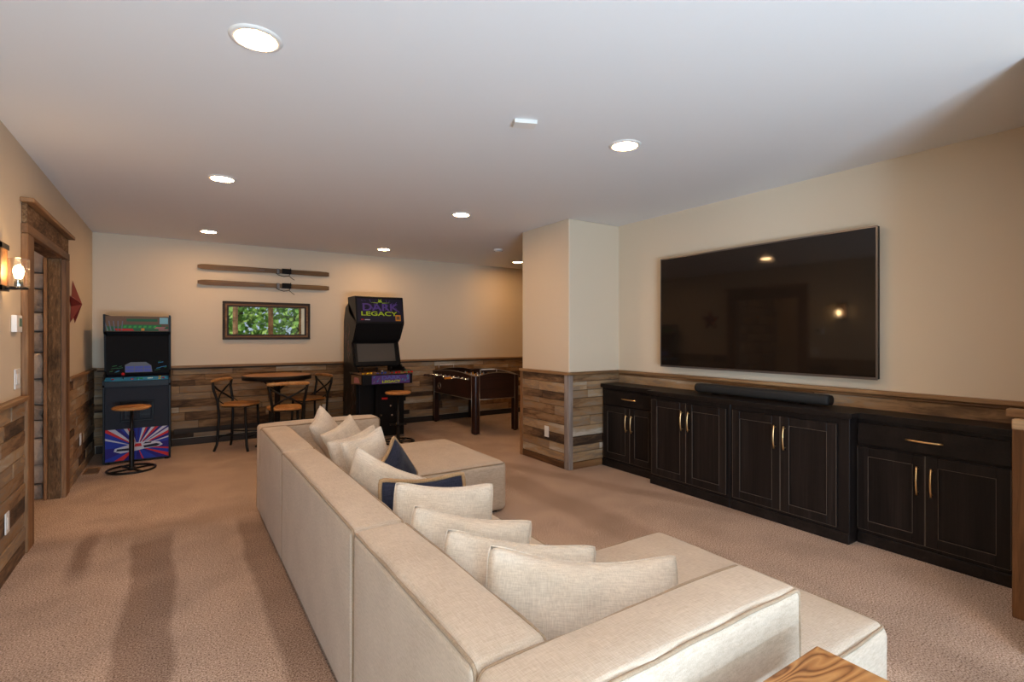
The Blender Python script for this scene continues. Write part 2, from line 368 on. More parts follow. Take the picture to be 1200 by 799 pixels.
# cap rails, base boards, corner boards
tn = [0]
def trim(dims, m='cap', b=.004):
    tn[0] += 1; bm = bm_new(); box(bm, 0, dims[1]-dims[0], 0, dims[3]-dims[2], 0, dims[5]-dims[4])
    long = max(range(3), key=lambda i: dims[2*i+1]-dims[2*i])
    # keep grain along the board by giving the object a rotated frame
    bmesh.ops.translate(bm, verts=list(bm.verts), vec=(-(dims[1]-dims[0])/2, -(dims[3]-dims[2])/2, -(dims[5]-dims[4])/2))
    rot = (0, 0, 0)
    if long == 1: bmesh.ops.rotate(bm, verts=list(bm.verts), matrix=Matrix.Rotation(-PI/2, 3, 'Z')); rot = (0, 0, PI/2)
    if long == 2: bmesh.ops.rotate(bm, verts=list(bm.verts), matrix=Matrix.Rotation(PI/2, 3, 'Y')); rot = (0, -PI/2, 0)
    bev(bm, b, 1)
    return struct(obj('trim_%d' % tn[0], bm, m, None, ((dims[0]+dims[1])/2, (dims[2]+dims[3])/2, (dims[4]+dims[5])/2), rot))
cz0, cz1, cp = WZ, 1.015, .045
trim((XL, XL+cp, 1.6, 4.44, cz0, cz1)); trim((XL, XL+cp, 6.0, YB, cz0, cz1))
trim((XL+cp, XF, YB-cp, YB, cz0, cz1)); trim((XL+cp, XF, YB-.026, YB, WZ-.018, WZ-.001), 'barn_dark'); trim((-.04, 3.1, YB-.034, YB-.0225, .15, .215), 'barn_dark')  # thin dark strip right under the cap paints in its shadow gap
trim((3.41-cp, 3.41, 4.12-cp, 4.99, cz0, cz1)); trim((3.41, XR-cp, 4.12-cp, 4.12, cz0, cz1))
trim((XR-cp, XR, .72, 4.12, cz0, cz1)); trim((XR-.03, XR, .72, 4.09, WZ-.022, WZ-.001), 'casing')
trim((3.46, 3.52, .50, .78, cz0+.01, cz1+.02)); trim((3.05, 3.10, .30, .67, cz0+.005, cz1+.02), 'cap')
trim((3.10, 4.1, .29, .34, cz0+.005, cz1+.02), 'cap')
trim((3.47, 3.52, .66, .76, 0, cz0+.009), 'casing')
# corner boards of the pillar
trim((3.41-.026, 3.41+.035, 4.12-.026, 4.12+.0, 0, WZ), 'barn_grey'); trim((3.41-.026, 3.41, 4.12+.001, 4.17, 0, WZ), 'barn_grey')
trim((3.41-.028, 3.41, 4.94, 4.99, 0, WZ), 'casing')
bn = [0]
def base(side, dims, m='barn_dark'):
    o = trim(dims, m); o.name = 'baseboard_' + side; tn[0] -= 1; return o
base('left', (XL, XL+.024, 1.6, 4.44, 0, .086), 'barn'); base('left_far', (XL, XL+.024, 6.0, YB, 0, .086), 'barn')
base('back', (XL+.03, XF, YB-.026, YB, 0, .086)); base('pillar_left', (3.41-.025, 3.41, 4.171, 4.939, 0, .072), 'casing'); base('pillar_front', (3.446, 4.09, 4.12-.024, 4.12, 0, .072), 'casing')

# --- doorway -----------------------------------------------------------------
door = bpy.data.objects.new('door_1', None); C.objects.link(door); door.location = (XL, DY0, 0); struct(door)
def vboard(name, dims, m, parent):
    bm = bm_new(); sx, sy, sz = dims[1]-dims[0], dims[3]-dims[2], dims[5]-dims[4]
    lng = max((sx, 0), (sy, 1), (sz, 2))[1]
    box(bm, -sx/2, sx/2, -sy/2, sy/2, -sz/2, sz/2); rot = (0, 0, 0)
    if lng == 1: bmesh.ops.rotate(bm, verts=list(bm.verts), matrix=Matrix.Rotation(-PI/2, 3, 'Z')); rot = (0, 0, PI/2)
    if lng == 2: bmesh.ops.rotate(bm, verts=list(bm.verts), matrix=Matrix.Rotation(PI/2, 3, 'Y')); rot = (0, -PI/2, 0)
    bev(bm, .004, 1)
    c = Vector(((dims[0]+dims[1])/2, (dims[2]+dims[3])/2, (dims[4]+dims[5])/2))
    if parent: c = c - Vector(parent.location)
    return obj(name, bm, m, parent, c, rot)
vboard('casing', (XL, XL+.035, DY0-.16, DY0+.01, 0, 2.059), 'casing', door)
vboard('casing', (XL, XL+.035, DY1-.01, DY1+.16, 0, 2.059), 'casing', door)
vboard('jamb', (XL-.09, XL-.001, DY0, DY0+.02, 0, DZ-.02), 'casing', door)
j = vboard('jamb', (XL-.085, XL-.001, DY1-.02, DY1, 0, DZ-.02), 'bark', door); j['label'] = 'rough-sawn far jamb with bark texture'
vboard('jamb_edge', (XL-.11, XL-.086, DY1-.028, DY1+.01, 0, DZ-.02), 'casing', door)
vboard('lintel', (XL-.10, XL, DY0, DY1, DZ-.02, DZ), 'bark', door)
vboard('header_board', (XL, XL+.035, DY0-.16, DY1+.16, 2.06, 2.125), 'casing', door)
vboard('frieze', (XL, XL+.028, DY0-.15, DY1+.15, 2.126, 2.255), 'bark', door)
vboard('crown', (XL, XL+.07, DY0-.19, DY1+.19, 2.256, 2.285), 'casing', door)
# --- stone wall in the hall, piece by piece
bm = bm_new(); box(bm, XH, XL-.12, 5.93, 6.1, 0, H); wall_stone = struct(obj('wall_stone', bm, 'barn_grey'))
rnd = random.Random(3); z = 0
while z < 2.5:
    h = rnd.uniform(.10, .24); x = XL-.122
    while x > XH+.05:
        l = rnd.uniform(.16, .38); bm = bm_new()
        bmesh.ops.create_cube(bm, size=1); bmesh.ops.subdivide_edges(bm, edges=list(bm.edges), cuts=3, use_grid_fill=True)
        sd = rnd.random()*50
        for v in bm.verts:
            p = v.co.copy(); q = Vector((max(-.4, min(.4, p.x)), max(-.36, min(.36, p.y)), max(-.4, min(.4, p.z))))
            d = p-q
            if d.length > 1e-6: p = q + d.normalized()*min(.18, d.length)
            nn = noise.noise(p*2.5+Vector((sd, 0, 0)))*.12
            p *= 1+nn; v.co = Vector((p.x*(l-.012), p.y*.14, p.z*(h-.012)))
        for f in bm.faces: f.smooth = True
        obj('stone', bm, 'stone', wall_stone, (x-l/2, 5.91+rnd.uniform(-.01, .02), z+h/2)); x -= l
    z += h

# ================================================================ downlights
def downlight(x, y, label):
    t = thing('ceiling_light', label, 'downlight', (x, y, H), 0, 'recessed ceiling downlights')
    bm = bm_new(); lathe(bm, [(.078, -.003), (.080, -.010), (.098, -.006), (.102, 0)], 32); obj('trim_ring', bm, 'white', t)
    bm = bm_new(); cyl(bm, (0, 0, -.006), .077, .004, 32); obj('diffuser', bm, 'lens', t)
downlight(.27, 2.33, 'large recessed ceiling light nearest the camera at top left')
downlight(2.40, 2.34, 'recessed ceiling light over the sofa, towards the television')
downlight(.29, 4.55, 'recessed ceiling light between the doorway and the nearest left light')
downlight(2.39, 4.58, 'recessed ceiling light in line with the far chaise, left of the pillar')
downlight(.306, 6.95, 'small recessed ceiling light farthest back on the left, just left of the skis')
downlight(2.44, 7.03, 'small recessed ceiling light above the tall arcade machine')
downlight(4.72, 7.03, 'recessed ceiling light half hidden by the white pillar')
downlight(.27, .12, 'recessed ceiling light above the side table end, seen only as a glint in the television')
downlight(2.40, .12, 'recessed ceiling light above the near chaise, seen only as a glint in the television')
downlight(-1.55, 4.85, 'added ceiling light in the hall behind the doorway, out of view, brightening the stone')  # unseen lamp added so the hall's stone wall is not too dark
bm = bm_new(); box(bm, -.065, .065, -.04, .04, -.022, 0); bev(bm, .002, 1)
tag(obj('ceiling_sensor', bm, 'white', None, (1.66, 2.40, H), (0, 0, -.4)), 'small white wedge-shaped sensor on the ceiling, midway between two lights', 'sensor')
t = thing('smoke_detector', 'round white smoke detector on the ceiling left of the pillar', 'smoke detector', (3.80, 6.15, H))
bm = bm_new(); r = lathe(bm, [(.065, 0), (.065, -.02), (.05, -.036), (.02, -.04)], 24); bm.faces.new(r[-1]); obj('housing', bm, 'white', t)
bm = bm_new(); tube(bm, [(.055*math.cos(a*PI/8), .055*math.sin(a*PI/8), -.028) for a in range(16)], .004, 6, True); obj('vent_ring', bm, 'matte', t)

# ================================================================ television and sound bar
t = thing('television', 'large flat black television mounted on the cream wall above the cabinets', 'television', (XR, 2.51, 1.09))
bm = bm_new(); box(bm, -.085, -.045, -.945, .945, .005, 1.07); bev(bm, .004, 2); obj('body', bm, 'plastic', t)
bm = bm_new(); box(bm, -.0875, -.0855, -.936, .936, .018, 1.061); obj('screen', bm, 'screen', t)
bm = bm_new()
for d in ((-.947, -.936, 0, 1.072), (.936, .947, 0, 1.072), (-.936, .936, 0, .018), (-.936, .936, 1.061, 1.072)): box(bm, -.0885, -.083, *d)
obj('bezel', bm, 'bezel', t)
bm = bm_new(); box(bm, -.045, -.001, -.3, .3, .3, .75); bev(bm); obj('wall_bracket', bm, 'metal', t)
t = thing('soundbar', 'long black sound bar lying on the cabinet worktop under the television', 'speaker', (3.97, 2.40, .882))
bm = bm_new(); box(bm, -.045, .045, -.57, .57, .006, .085); bev(bm, .03, 5)
for f in bm.faces: f.smooth = True
obj('grille', bm, 'grill', t)
for s in (-1, 1):
    bm = bm_new(); cyl(bm, (0, s*.57-.004, .046), .036, .008, 24, 'y'); obj('end_cap', bm, 'plastic', t)
for yy in (-.4, .36): bm = bm_new(); box(bm, -.03, .03, yy, yy+.04, 0, .008); obj('foot', bm, 'matte', t)

# ================================================================ cabinets
def pull(bm, c, L, vertical, out=.032):
    pts = []
    for i in range(9):
        s = -1+2*i/8; o = out*(1-.42*s*s)
        p = Vector((-o, 0, s*L/2)) if vertical else Vector((-o, s*L/2, 0)); pts.append(Vector(c)+p)
    tube(bm, pts, .0058, 8)
    for s in (-.82, .82):
        e = Vector((0, 0, s*L/2)) if vertical else Vector((0, s*L/2, 0))
        o = out*(1-.42*s*s); tube(bm, [Vector(c)+e, Vector(c)+e+Vector((-o, 0, 0))], .0045, 8)
def shaker_door(par, x, y0, y1, z0, z1, hinge):
    fr = .062; th = .020
    bm = bm_new()
    box(bm, x-th, x, y0, y0+fr, z0, z1); box(bm, x-th, x, y1-fr, y1, z0, z1)
    box(bm, x-th, x, y0+fr, y1-fr, z0, z0+fr); box(bm, x-th, x, y0+fr, y1-fr, z1-fr, z1); bev(bm, .0018, 1)
    d = obj('door', bm, 'black_v', par)
    bm = bm_new(); box(bm, x-th+.011, x-th+.018, y0+fr+.001, y1-fr-.001, z0+fr+.001, z1-fr-.001); obj('panel', bm, 'black_v', d)
    bm = bm_new(); e = .0017; a, b, c, f = y0+fr, y1-fr, z0+fr, z1-fr; X0, X1 = x-th-.0004, x-th+.0035
    for q in ((a, a+e, c, f), (b-e, b, c, f), (a, b, c, c+e), (a, b, f-e, f)): box(bm, X0, X1, *q)
    for q in ((y0, y0+e, z0, z1), (y1-e, y1, z0, z1), (y0, y1, z0, z0+e)): box(bm, X0, X1, *q)
    obj('worn_edge', bm, 'wear', d)
    hy = (y0+.034) if hinge > 0 else (y1-.034)
    bm = bm_new(); pull(bm, (x-th, hy, z1-.155), .175, True); obj('handle', bm, 'brass', d)
def cabinet(label, y0, y1, xf, drawer, stile0, stile1, mid):
    """y0<y1 ; front plane xf"""
    yc = (y0+y1)/2; t = thing('cabinet', label, 'cabinet', (XR-.025, yc, 0), 0, 'black cabinets along the television wall')
    X = xf-(XR-.025); a, b = y0-yc, y1-yc
    zt = .842
    bm = bm_new(); box(bm, X, 0, a+.0015, b-.0015, 0, zt); bev(bm, .002, 1); obj('carcass', bm, 'black_v', t)
    bm = bm_new(); box(bm, X-.014, X-.0005, a+.0015, b-.0015, 0, .072); bev(bm, .003, 1); obj('toe_board', bm, 'black', t)
    g = X-.0008; m = mid-yc
    dt = .655 if drawer else .80
    shaker_door(t, g, a+stile0, m-.002, .10, dt, -1); shaker_door(t, g, m+.002, b-stile1, .10, dt, +1)
    if drawer:
        bm = bm_new(); box(bm, g-.02, g, a+stile0, b-stile1, .672, .815); bev(bm, .003, 1); d = obj('drawer', bm, 'black', t)
        bm = bm_new(); pull(bm, (g-.02, m, .745), .19, False); obj('handle', bm, 'brass', d)
    return t
FL, FM, FR_ = 3.86, 3.76, 3.87
cabinet('leftmost black cabinet with one drawer over two doors, beside the pillar', 3.335, 4.09, FL, True, .035, .03, 3.678)
cabinet('black two-door cabinet, left one of the protruding pair under the television', 2.495, 3.333, FM, False, .03, .03, 2.916)
cabinet('black two-door cabinet, right one of the protruding pair under the television', 1.615, 2.493, FM, False, .075, .028, 2.076)
cabinet('rightmost wide black cabinet with long drawer over two doors', .80, 1.613, FR_, True, .045, .006, 1.234)
bm = bm_new()
prism(bm, [(XR-.023, .765), (XR-.023, 4.092), (FL-.035, 4.092), (FL-.035, 3.355), (FM-.035, 3.355), (FM-.035, 1.592), (FR_-.035, 1.592), (FR_-.035, .765)], .843, .880, 'xy'); bev(bm, .004, 2)
tag(obj('worktop', bm, 'black'), 'continuous stepped black wooden worktop over the row of cabinets', 'worktop')

# ================================================================ sofa
def softbox(bm, x0, x1, y0, y1, z0, z1, r, crown=.012, step=.05, seed=0, wob=.003):
    cx, cy, cz = (x0+x1)/2, (y0+y1)/2, (z0+z1)/2; a, b, c = (x1-x0)/2, (y1-y0)/2, (z1-z0)/2
    def axis(h):
        inner = max(2, int(2*(h-r)/step)); L = [-(h-r)+2*(h-r)*i/inner for i in range(inner+1)]
        e = [h-r+r*math.tan(k*PI/16) for k in (1, 2, 3, 4)]
        return [-v for v in reversed(e)] + L + e
    ax = [axis(a), axis(b), axis(c)]; cache = {}
    def P(x, y, z):
        k = (round(x, 5), round(y, 5), round(z, 5))
        if k in cache: return cache[k]
        q = Vector((max(-(a-r), min(a-r, x)), max(-(b-r), min(b-r, y)), max(-(c-r), min(c-r, z)))); d = Vector((x, y, z))-q
        p = q + d.normalized()*r if d.length > 1e-7 else q
        w = Vector((cx, cy, cz))+p
        n = noise.noise(w*3.1+Vector((seed, 0, 0)))*wob
        if d.length > 1e-7: p = p + d.normalized()*n
        if z > 0: p.z += crown*(1-(x/a)**4)*(1-(y/b)**4)*min(1, z/c)
        v = bm.verts.new((cx+p.x, cy+p.y, cz+p.z)); cache[k] = v; return v
    for i, (n0, n1, n2) in enumerate(((0, 1, 2), (1, 2, 0), (2, 0, 1))):
        for s in (-1, 1):
            hv = (a, b, c)[i]*s
            U, V = ax[n1], ax[n2]
            for u0, u1 in zip(U, U[1:]):
                for v0, v1 in zip(V, V[1:]):
                    q = []
                    for uu, vv in ((u0, v0), (u1, v0), (u1, v1), (u0, v1)):
                        p = [0, 0, 0]; p[n0] = hv; p[n1] = uu; p[n2] = vv; q.append(P(*p))
                    if len(set(q)) == 4:
                        try: f = bm.faces.new(q); f.smooth = True
                        except ValueError: pass
def pipeloop(bm, x0, x1, y0, y1, z0, z1, r, axis, side, crown=.012, seed=0, rad=.0055, wob=.003):
    cx, cy, cz = (x0+x1)/2, (y0+y1)/2, (z0+z1)/2; h = [(x1-x0)/2, (y1-y0)/2, (z1-z0)/2]
    k = .29*r; i0 = 'xyz'.index(axis); i1, i2 = (i0+1) % 3, (i0+2) % 3
    A, B = h[i1]-k, h[i2]-k; rr = r*.75; pts = []
    segs = []
    for (sx, sy, t0) in ((1, 1, 0), (-1, 1, 1), (-1, -1, 2), (1, -1, 3)):
        for j in range(6):
            t = (t0+j/5)*PI/2; segs.append((sx*(A-rr)+rr*math.cos(t), sy*(B-rr)+rr*math.sin(t)))
    full = []
    for j, p in enumerate(segs):
        q = segs[(j+1) % len(segs)]; full.append(p); L = math.hypot(q[0]-p[0], q[1]-p[1])
        for s in range(1, int(L/.05)): full.append((p[0]+(q[0]-p[0])*s/int(L/.05), p[1]+(q[1]-p[1])*s/int(L/.05)))
    for u, v in full:
        p = [0, 0, 0]; p[i0] = side*(h[i0]-k); p[i1] = u; p[i2] = v; P = Vector(p)
        w = Vector((cx, cy, cz))+P; n = noise.noise(w*3.1+Vector((seed, 0, 0)))*wob
        n += noise.noise(w*6.5)*.008
        P += P.normalized()*n
        if P.z > h[2]*.3: P.z += crown*(1-(min(1, abs(P.x/h[0])))**4)*(1-min(1, abs(P.y/h[1]))**4)
        pts.append(Vector((cx, cy, cz))+P)
    tube(bm, pts, rad, 6, True)
SX, SY = .53, .77
sofa = thing('sectional_sofa', 'long cream upholstered sectional sofa with a chaise at each end', 'sofa', (SX, SY, 0))
def module(name, dims, r, crown, pipes, seed, step=.06):
    d = (dims[0]-SX, dims[1]-SX, dims[2]-SY, dims[3]-SY, dims[4], dims[5])
    bm = bm_new(); softbox(bm, *d, r, crown, step, seed); o = obj(name, bm, 'sofa', sofa)
    bm = bm_new()
    for ax, s in pipes: pipeloop(bm, *d, r, ax, s, crown, seed)
    obj('piping', bm, 'pipe', o); return o
module('backrest', (.53, .735, .955, 1.868, .012, .690), .028, .016, (('x', -1), ('x', 1)), 1)
module('backrest', (.53, .735, 1.872, 3.378, .012, .690), .028, .016, (('x', -1), ('x', 1)), 2)
module('backrest', (.53, .735, 3.382, 4.345, .012, .690), .028, .016, (('x', -1), ('x', 1)), 3)
module('arm', (.53, 1.475, .755, .953, .012, .690), .026, .014, (('y', -1), ('y', 1)), 4)
module('arm', (.53, 1.475, 4.347, 4.545, .012, .690), .026, .014, (('y', -1), ('y', 1)), 5)
module('chaise_seat', (.70, 2.09, .765, 1.80, .012, .395), .045, .035, (('z', 1), ), 6)
module('chaise_seat', (.70, 2.20, 3.42, 4.535, .012, .395), .045, .035, (('z', 1), ), 7)
module('seat', (.70, 1.50, 1.803, 3.417, .012, .395), .045, .03, (('z', 1), ), 8)
for x, y in ((.6, .83), (1.4, .83), (2.0, .88), (2.0, 1.7), (.6, 1.87), (.6, 3.38), (.6, 4.45), (1.4, 4.45), (2.1, 4.4), (2.1, 3.5), (1.4, 1.9), (1.4, 3.3)):
    bm = bm_new(); box(bm, -.03, .03, -.03, .03, 0, .02); obj('foot', bm, 'matte', sofa, (x-SX, y-SY, 0))

# --- pillows
def pillow(label, TL, TR, hgt, lean, mats='linen', border=None, th=.075, seed=0, sag=.022):
    TL, TR = Vector(TL), Vector(TR); U = (TR-TL); W = U.length; U.normalize()
    nrm = Vector((-U.y, U.x, 0)).normalized()      # horizontal normal pointing away (+y side)
    D = Vector((0, 0, -1)) + nrm*lean; D = (D - D.dot(U)*U).normalized(); N = U.cross(-D).normalized()
    c = (TL+TR)/2 + D*hgt/2
    R = Matrix((U, -D, N)).transposed().to_4x4(); R.translation = c
    bm = bm_new(); n = 22; G = [{}, {}]
    for s in (0, 1):
        for i in range(n+1):
            for k in range(n+1):
                u, v = -1+2*i/n, -1+2*k/n
                if s and (i in (0, n) or k in (0, n)): G[1][i, k] = G[0][i, k]; continue
                uu, vv = math.sin(u*PI/2)*.35+u*.65, math.sin(v*PI/2)*.35+v*.65
                x = W/2*uu*(1-.03*(1-vv*vv)-.035*vv**8); y = hgt/2*vv*(1-.03*(1-uu*uu)-.05*uu**8)
                if vv > 0: y -= sag*(1-uu*uu)*vv
                t = th*max(0, (1-uu*uu)*(1-vv*vv))**.42
                wr = noise.noise(Vector((x*7+seed, y*7, s*5)))*.024 + noise.noise(Vector((x*17+seed, y*9, s*5)))*.011
                t += wr*min(1, 3*(1-uu*uu)*(1-vv*vv)) if t > 0 else 0
                G[s][i, k] = bm.verts.new((x, y, (t if s == 0 else -t)))
        for i in range(n):
            for k in range(n):
                q = [G[s][i, k], G[s][i+1, k], G[s][i+1, k+1], G[s][i, k+1]]
                if s: q.reverse()
                if len(set(q)) < 3: continue
                try: f = bm.faces.new(q); f.smooth = True; f.material_index = s if isinstance(mats, tuple) else 0
                except ValueError: pass
    loop = [(i, 0) for i in range(n)] + [(n, k) for k in range(n)] + [(n-i, n) for i in range(n)] + [(0, n-k) for k in range(n)]
    lp = [G[0][q].co.copy() for q in loop]
    t = thing('throw_pillow', label, 'pillow', (c.x, c.y, c.z), 0, 'throw pillows on the sofa'); t.matrix_world = R
    obj('cover', bm, mats, t)
    bm = bm_new(); tube(bm, lp, .011 if border else .002, 6, True); obj('border' if border else 'seam', bm, border or mats, t)
    return t
pillow('large oatmeal linen pillow leaning by the near arm, foremost of the row', (.80, 1.36, .765), (1.42, 1.14, .665), .50, -.35, seed=1, th=.085, sag=.04)
pillow('oatmeal linen pillow second from the near arm, mostly behind the foremost', (.76, 1.57, .755), (1.24, 1.34, .665), .46, -.25, seed=12, th=.06)
pillow('oatmeal linen pillow third from the near arm, rounded right corner over the seat', (.75, 1.83, .765), (1.17, 1.63, .680), .46, -.25, seed=23, th=.07)
pillow('oatmeal linen pillow standing in front of the tan-bordered navy one', (.765, 2.07, .79), (1.17, 1.93, .755), .46, -.2, seed=34, th=.06)
pillow('navy pillow with tan border seen edge on, behind a linen pillow', (.76, 2.25, .755), (1.12, 2.12, .765), .46, -.2, seed=45, mats='navy', border='tan', th=.05)
pillow('linen pillow tipped to the right in front of the pointed navy pillow', (.765, 2.62, .84), (1.03, 2.33, .70), .42, .1, seed=56, th=.06)
pillow('navy pillow with tan back standing on its corner, point upward', (.90, 2.74, .665), (1.05, 2.86, .815), .34, -.1, seed=67, mats=('navy', 'tan'), border='tan', th=.05)
pillow('linen pillow with raised right corner, behind the navy pointed one', (.765, 2.95, .80), (1.03, 3.02, .86), .42, -.15, seed=78, th=.06)
pillow('narrow linen pillow lying back behind the raised-corner one', (.75, 3.20, .76), (1.07, 3.27, .83), .40, -.15, seed=89, th=.05)
pillow('linen pillow with twisted upper corner near the far end of the sofa', (.80, 3.60, .73), (1.04, 3.72, .84), .38, -.3, seed=90, th=.06)
pillow('linen pillow pointing upward at the far corner of the sofa', (.77, 3.78, .76), (.89, 3.98, .885), .34, -.3, seed=101, th=.07)

# ================================================================ side table in the foreground
t = thing('side_table', 'wooden side table with strong swirling grain beside the near sofa arm', 'table', (1.135, .425, 0))
bm = bm_new(); box(bm, -.245, .245, -.245, .245, .565, .60); bev(bm, .003, 2); obj('tabletop', bm, 'walnut', t)
for sx in (-1, 1):
    for sy in (-1, 1):
        bm = bm_new(); tube(bm, [(sx*.20, sy*.20, .565), (sx*.225, sy*.225, 0)], [.02, .013], 12); obj('leg', bm, 'walnut', t)
bm = bm_new()
for s in (-1, 1): box(bm, -.19, .19, s*.2-.01, s*.2+.01, .50, .565); box(bm, s*.2-.01, s*.2+.01, -.19, .19, .50, .564)
obj('apron', bm, 'walnut', t)

# ================================================================ stools
def stool(label, loc, rz, foot):
    t = thing('bar_stool', label, 'stool', loc, rz, 'round pedestal stools at the arcade machines')
    bm = bm_new(); r = lathe(bm, [(.03, .632), (.15, .632), (.168, .642), (.17, .655), (.160, .664), (.12, .668), (0.001, .668)], 32); bm.faces.new(list(reversed(r[0]))); obj('seat', bm, 'honey', t)
    bm = bm_new(); lathe(bm, [(.022, .012), (.022, .40), (.014, .41), (.014, .632), (.05, .632)], 16); obj('pole', bm, 'metal', t)
    bm = bm_new(); tube(bm, [(.205*math.cos(2*PI*k/40), .205*math.sin(2*PI*k/40), .012) for k in range(40)], .011, 8, True); obj('base_ring', bm, 'metal', t)
    bm = bm_new()
    for k in range(2 if not foot else 3):
        a = k*PI/(2 if not foot else 3); tube(bm, [(.2*math.cos(a), .2*math.sin(a), .012), (-.2*math.cos(a), -.2*math.sin(a), .012)], .009, 6)
    cyl(bm, (0, 0, .002), .035, .03, 16); obj('base_bar', bm, 'metal', t)
    if foot:
        bm = bm_new(); tube(bm, [(-.11, 0, .235), (.11, 0, .235)], .010, 8); cyl(bm, (0, 0, .215), .03, .04, 16); obj('footrest', bm, 'metal', t)
    return t
stool('round wooden stool on a black pole and ring in front of the left arcade machine', (-.40, 6.62, 0), .5, False)
stool('round wooden stool with side footrest beside the tall arcade machine', (2.42, 6.42, 0), -.45, True)

# ================================================================ left arcade machine
def poly(bm, pts, mi): 
    f = bm.faces.new([bm.verts.new(p) for p in pts]); f.material_index = mi
def text_mesh(name, body, size, m, parent, loc, rot, bold=0, sx=1.0):
    cu = bpy.data.curves.new(name, 'FONT'); cu.body = body; cu.size = size; cu.align_x = 'CENTER'; cu.align_y = 'CENTER'; cu.offset = bold; cu.extrude = .0008
    o = bpy.data.objects.new(name+'_tmp', cu); C.objects.link(o); bpy.context.view_layer.update()
    me = bpy.data.meshes.new_from_object(o.evaluated_get(bpy.context.evaluated_depsgraph_get())); bpy.data.objects.remove(o)
    me.materials.clear(); me.materials.append(M[m]); k = bpy.data.objects.new(name, me); C.objects.link(k); k.parent = parent; k.location = loc; k.rotation_euler = rot; k.scale = (sx, 1, 1); return k
AX, AY = -.37, 7.0
t = thing('arcade_machine', 'shorter black arcade machine with red and blue starburst panel, left corner', 'arcade machine', (AX, AY, 0))
prof = [(.0, .01), (.0, .84), (-.045, .86), (-.045, .915), (.06, .955), (.16, 1.00), (.11, 1.41), (.045, 1.44), (.035, 1.63), (.60, 1.63), (.60, .01)]
for s in (-1, 1):
    bm = bm_new(); prism(bm, prof, s*.295-.009, s*.295+.009, 'yz'); bev(bm, .002, 1); obj('side_panel', bm, 'plastic', t)
I = .285
bm = bm_new(); box(bm, -I, I, .012, .59, .02, .84); obj('lower_body', bm, 'grey', t)
bm = bm_new(); box(bm, -I, I, .19, .59, .845, 1.615); obj('upper_body', bm, 'matte', t)
bm = bm_new(); prism(bm, [(-.04, .842), (-.04, .90), (.19, .958), (.19, .842)], -I, I, 'yz'); deck = obj('control_panel', bm, 'plastic', t)
def on_deck(x, v, h=.0): return (x, -.04+.23*v, .90+.058*v+h)
bm = bm_new(); poly(bm, [on_deck(-I, .03, .002), on_deck(I, .03, .002), on_deck(I, .6, .002), on_deck(-I, .6, .002)], 0)
poly(bm, [on_deck(-I, .66, .002), on_deck(I, .66, .002), on_deck(I, .97, .002), on_deck(-I, .97, .002)], 1); obj('panel_print', bm, ['sky', 'ink'], deck)
def joystick(x, v, col, par, od):
    bm = bm_new(); p = Vector(od(x, v)); tube(bm, [p, p+Vector((0, -.006, .045))], .005, 8); o = obj('joystick', bm, 'metal', par)
    bm = bm_new(); bmesh.ops.create_uvsphere(bm, u_segments=12, v_segments=8, radius=.017, matrix=Matrix.Translation(p+Vector((0, -.007, .055)))); 
    for f in bm.faces: f.smooth = True
    obj('joystick_ball', bm, col, o)
def button(x, v, col, par, od, r=.013):
    bm = bm_new(); cyl(bm, od(x, v), r, .010, 12); obj('button', bm, col, par)
joystick(-.13, .35, 'red', deck, on_deck)
for x, v, c in ((-.05, .25, 'red'), (.0, .35, 'green'), (.035, .3, 'green'), (.10, .3, 'white'), (.125, .32, 'white'), (.20, .2, 'yellow'), (.20, .5, 'yellow'), (.235, .3, 'red'), (-.22, .3, 'red')): button(x, v, c, deck, on_deck)
# screen bezel artwork and monitor
bm = bm_new(); prism(bm, [(.135, .97), (.18, .97), (.18, 1.40), (.10, 1.40), (.105, 1.385)], -I, I, 'yz'); mon = obj('monitor_bezel', bm, 'matte', t)
def scr(x, z, e=.002): return (x, .135-.03*(z-.97)/.415-e, z)
bm = bm_new()
box_ = lambda x0, x1, z0, z1, mi: poly(bm, [scr(x0, z0), scr(x1, z0), scr(x1, z1), scr(x0, z1)], mi)
poly(bm, [scr(-.12, .985), scr(.13, .985), scr(.12, 1.06), scr(.07, 1.10), scr(-.07, 1.10), scr(-.12, 1.07)], 0)
for x0, x1, z0, z1 in ((-.115, -.04, .99, 1.02), (-.033, .045, .99, 1.02), (.052, .12, .99, 1.02), (-.115, -.04, 1.027, 1.055), (-.033, .045, 1.027, 1.055), (.052, .115, 1.027, 1.055)):
    poly(bm, [scr(x0, z0, .003), scr(x1, z0, .003), scr(x1, z1, .003), scr(x0, z1, .003)], 1)
for i in range(14):
    x = random.choice((-1, 1))*random.uniform(.15, .26); z = random.uniform(.98, 1.10); l = random.uniform(.02, .06)
    poly(bm, [scr(x-l/2, z, .003), scr(x+l/2, z+.008, .003), scr(x+l/2, z+.015, .003), scr(x-l/2, z+.006, .003)], random.choice((2, 3, 4)))
obj('bezel_print', bm, ['steel', 'glowblue', 'dgreen', 'sky', 'field'], mon)
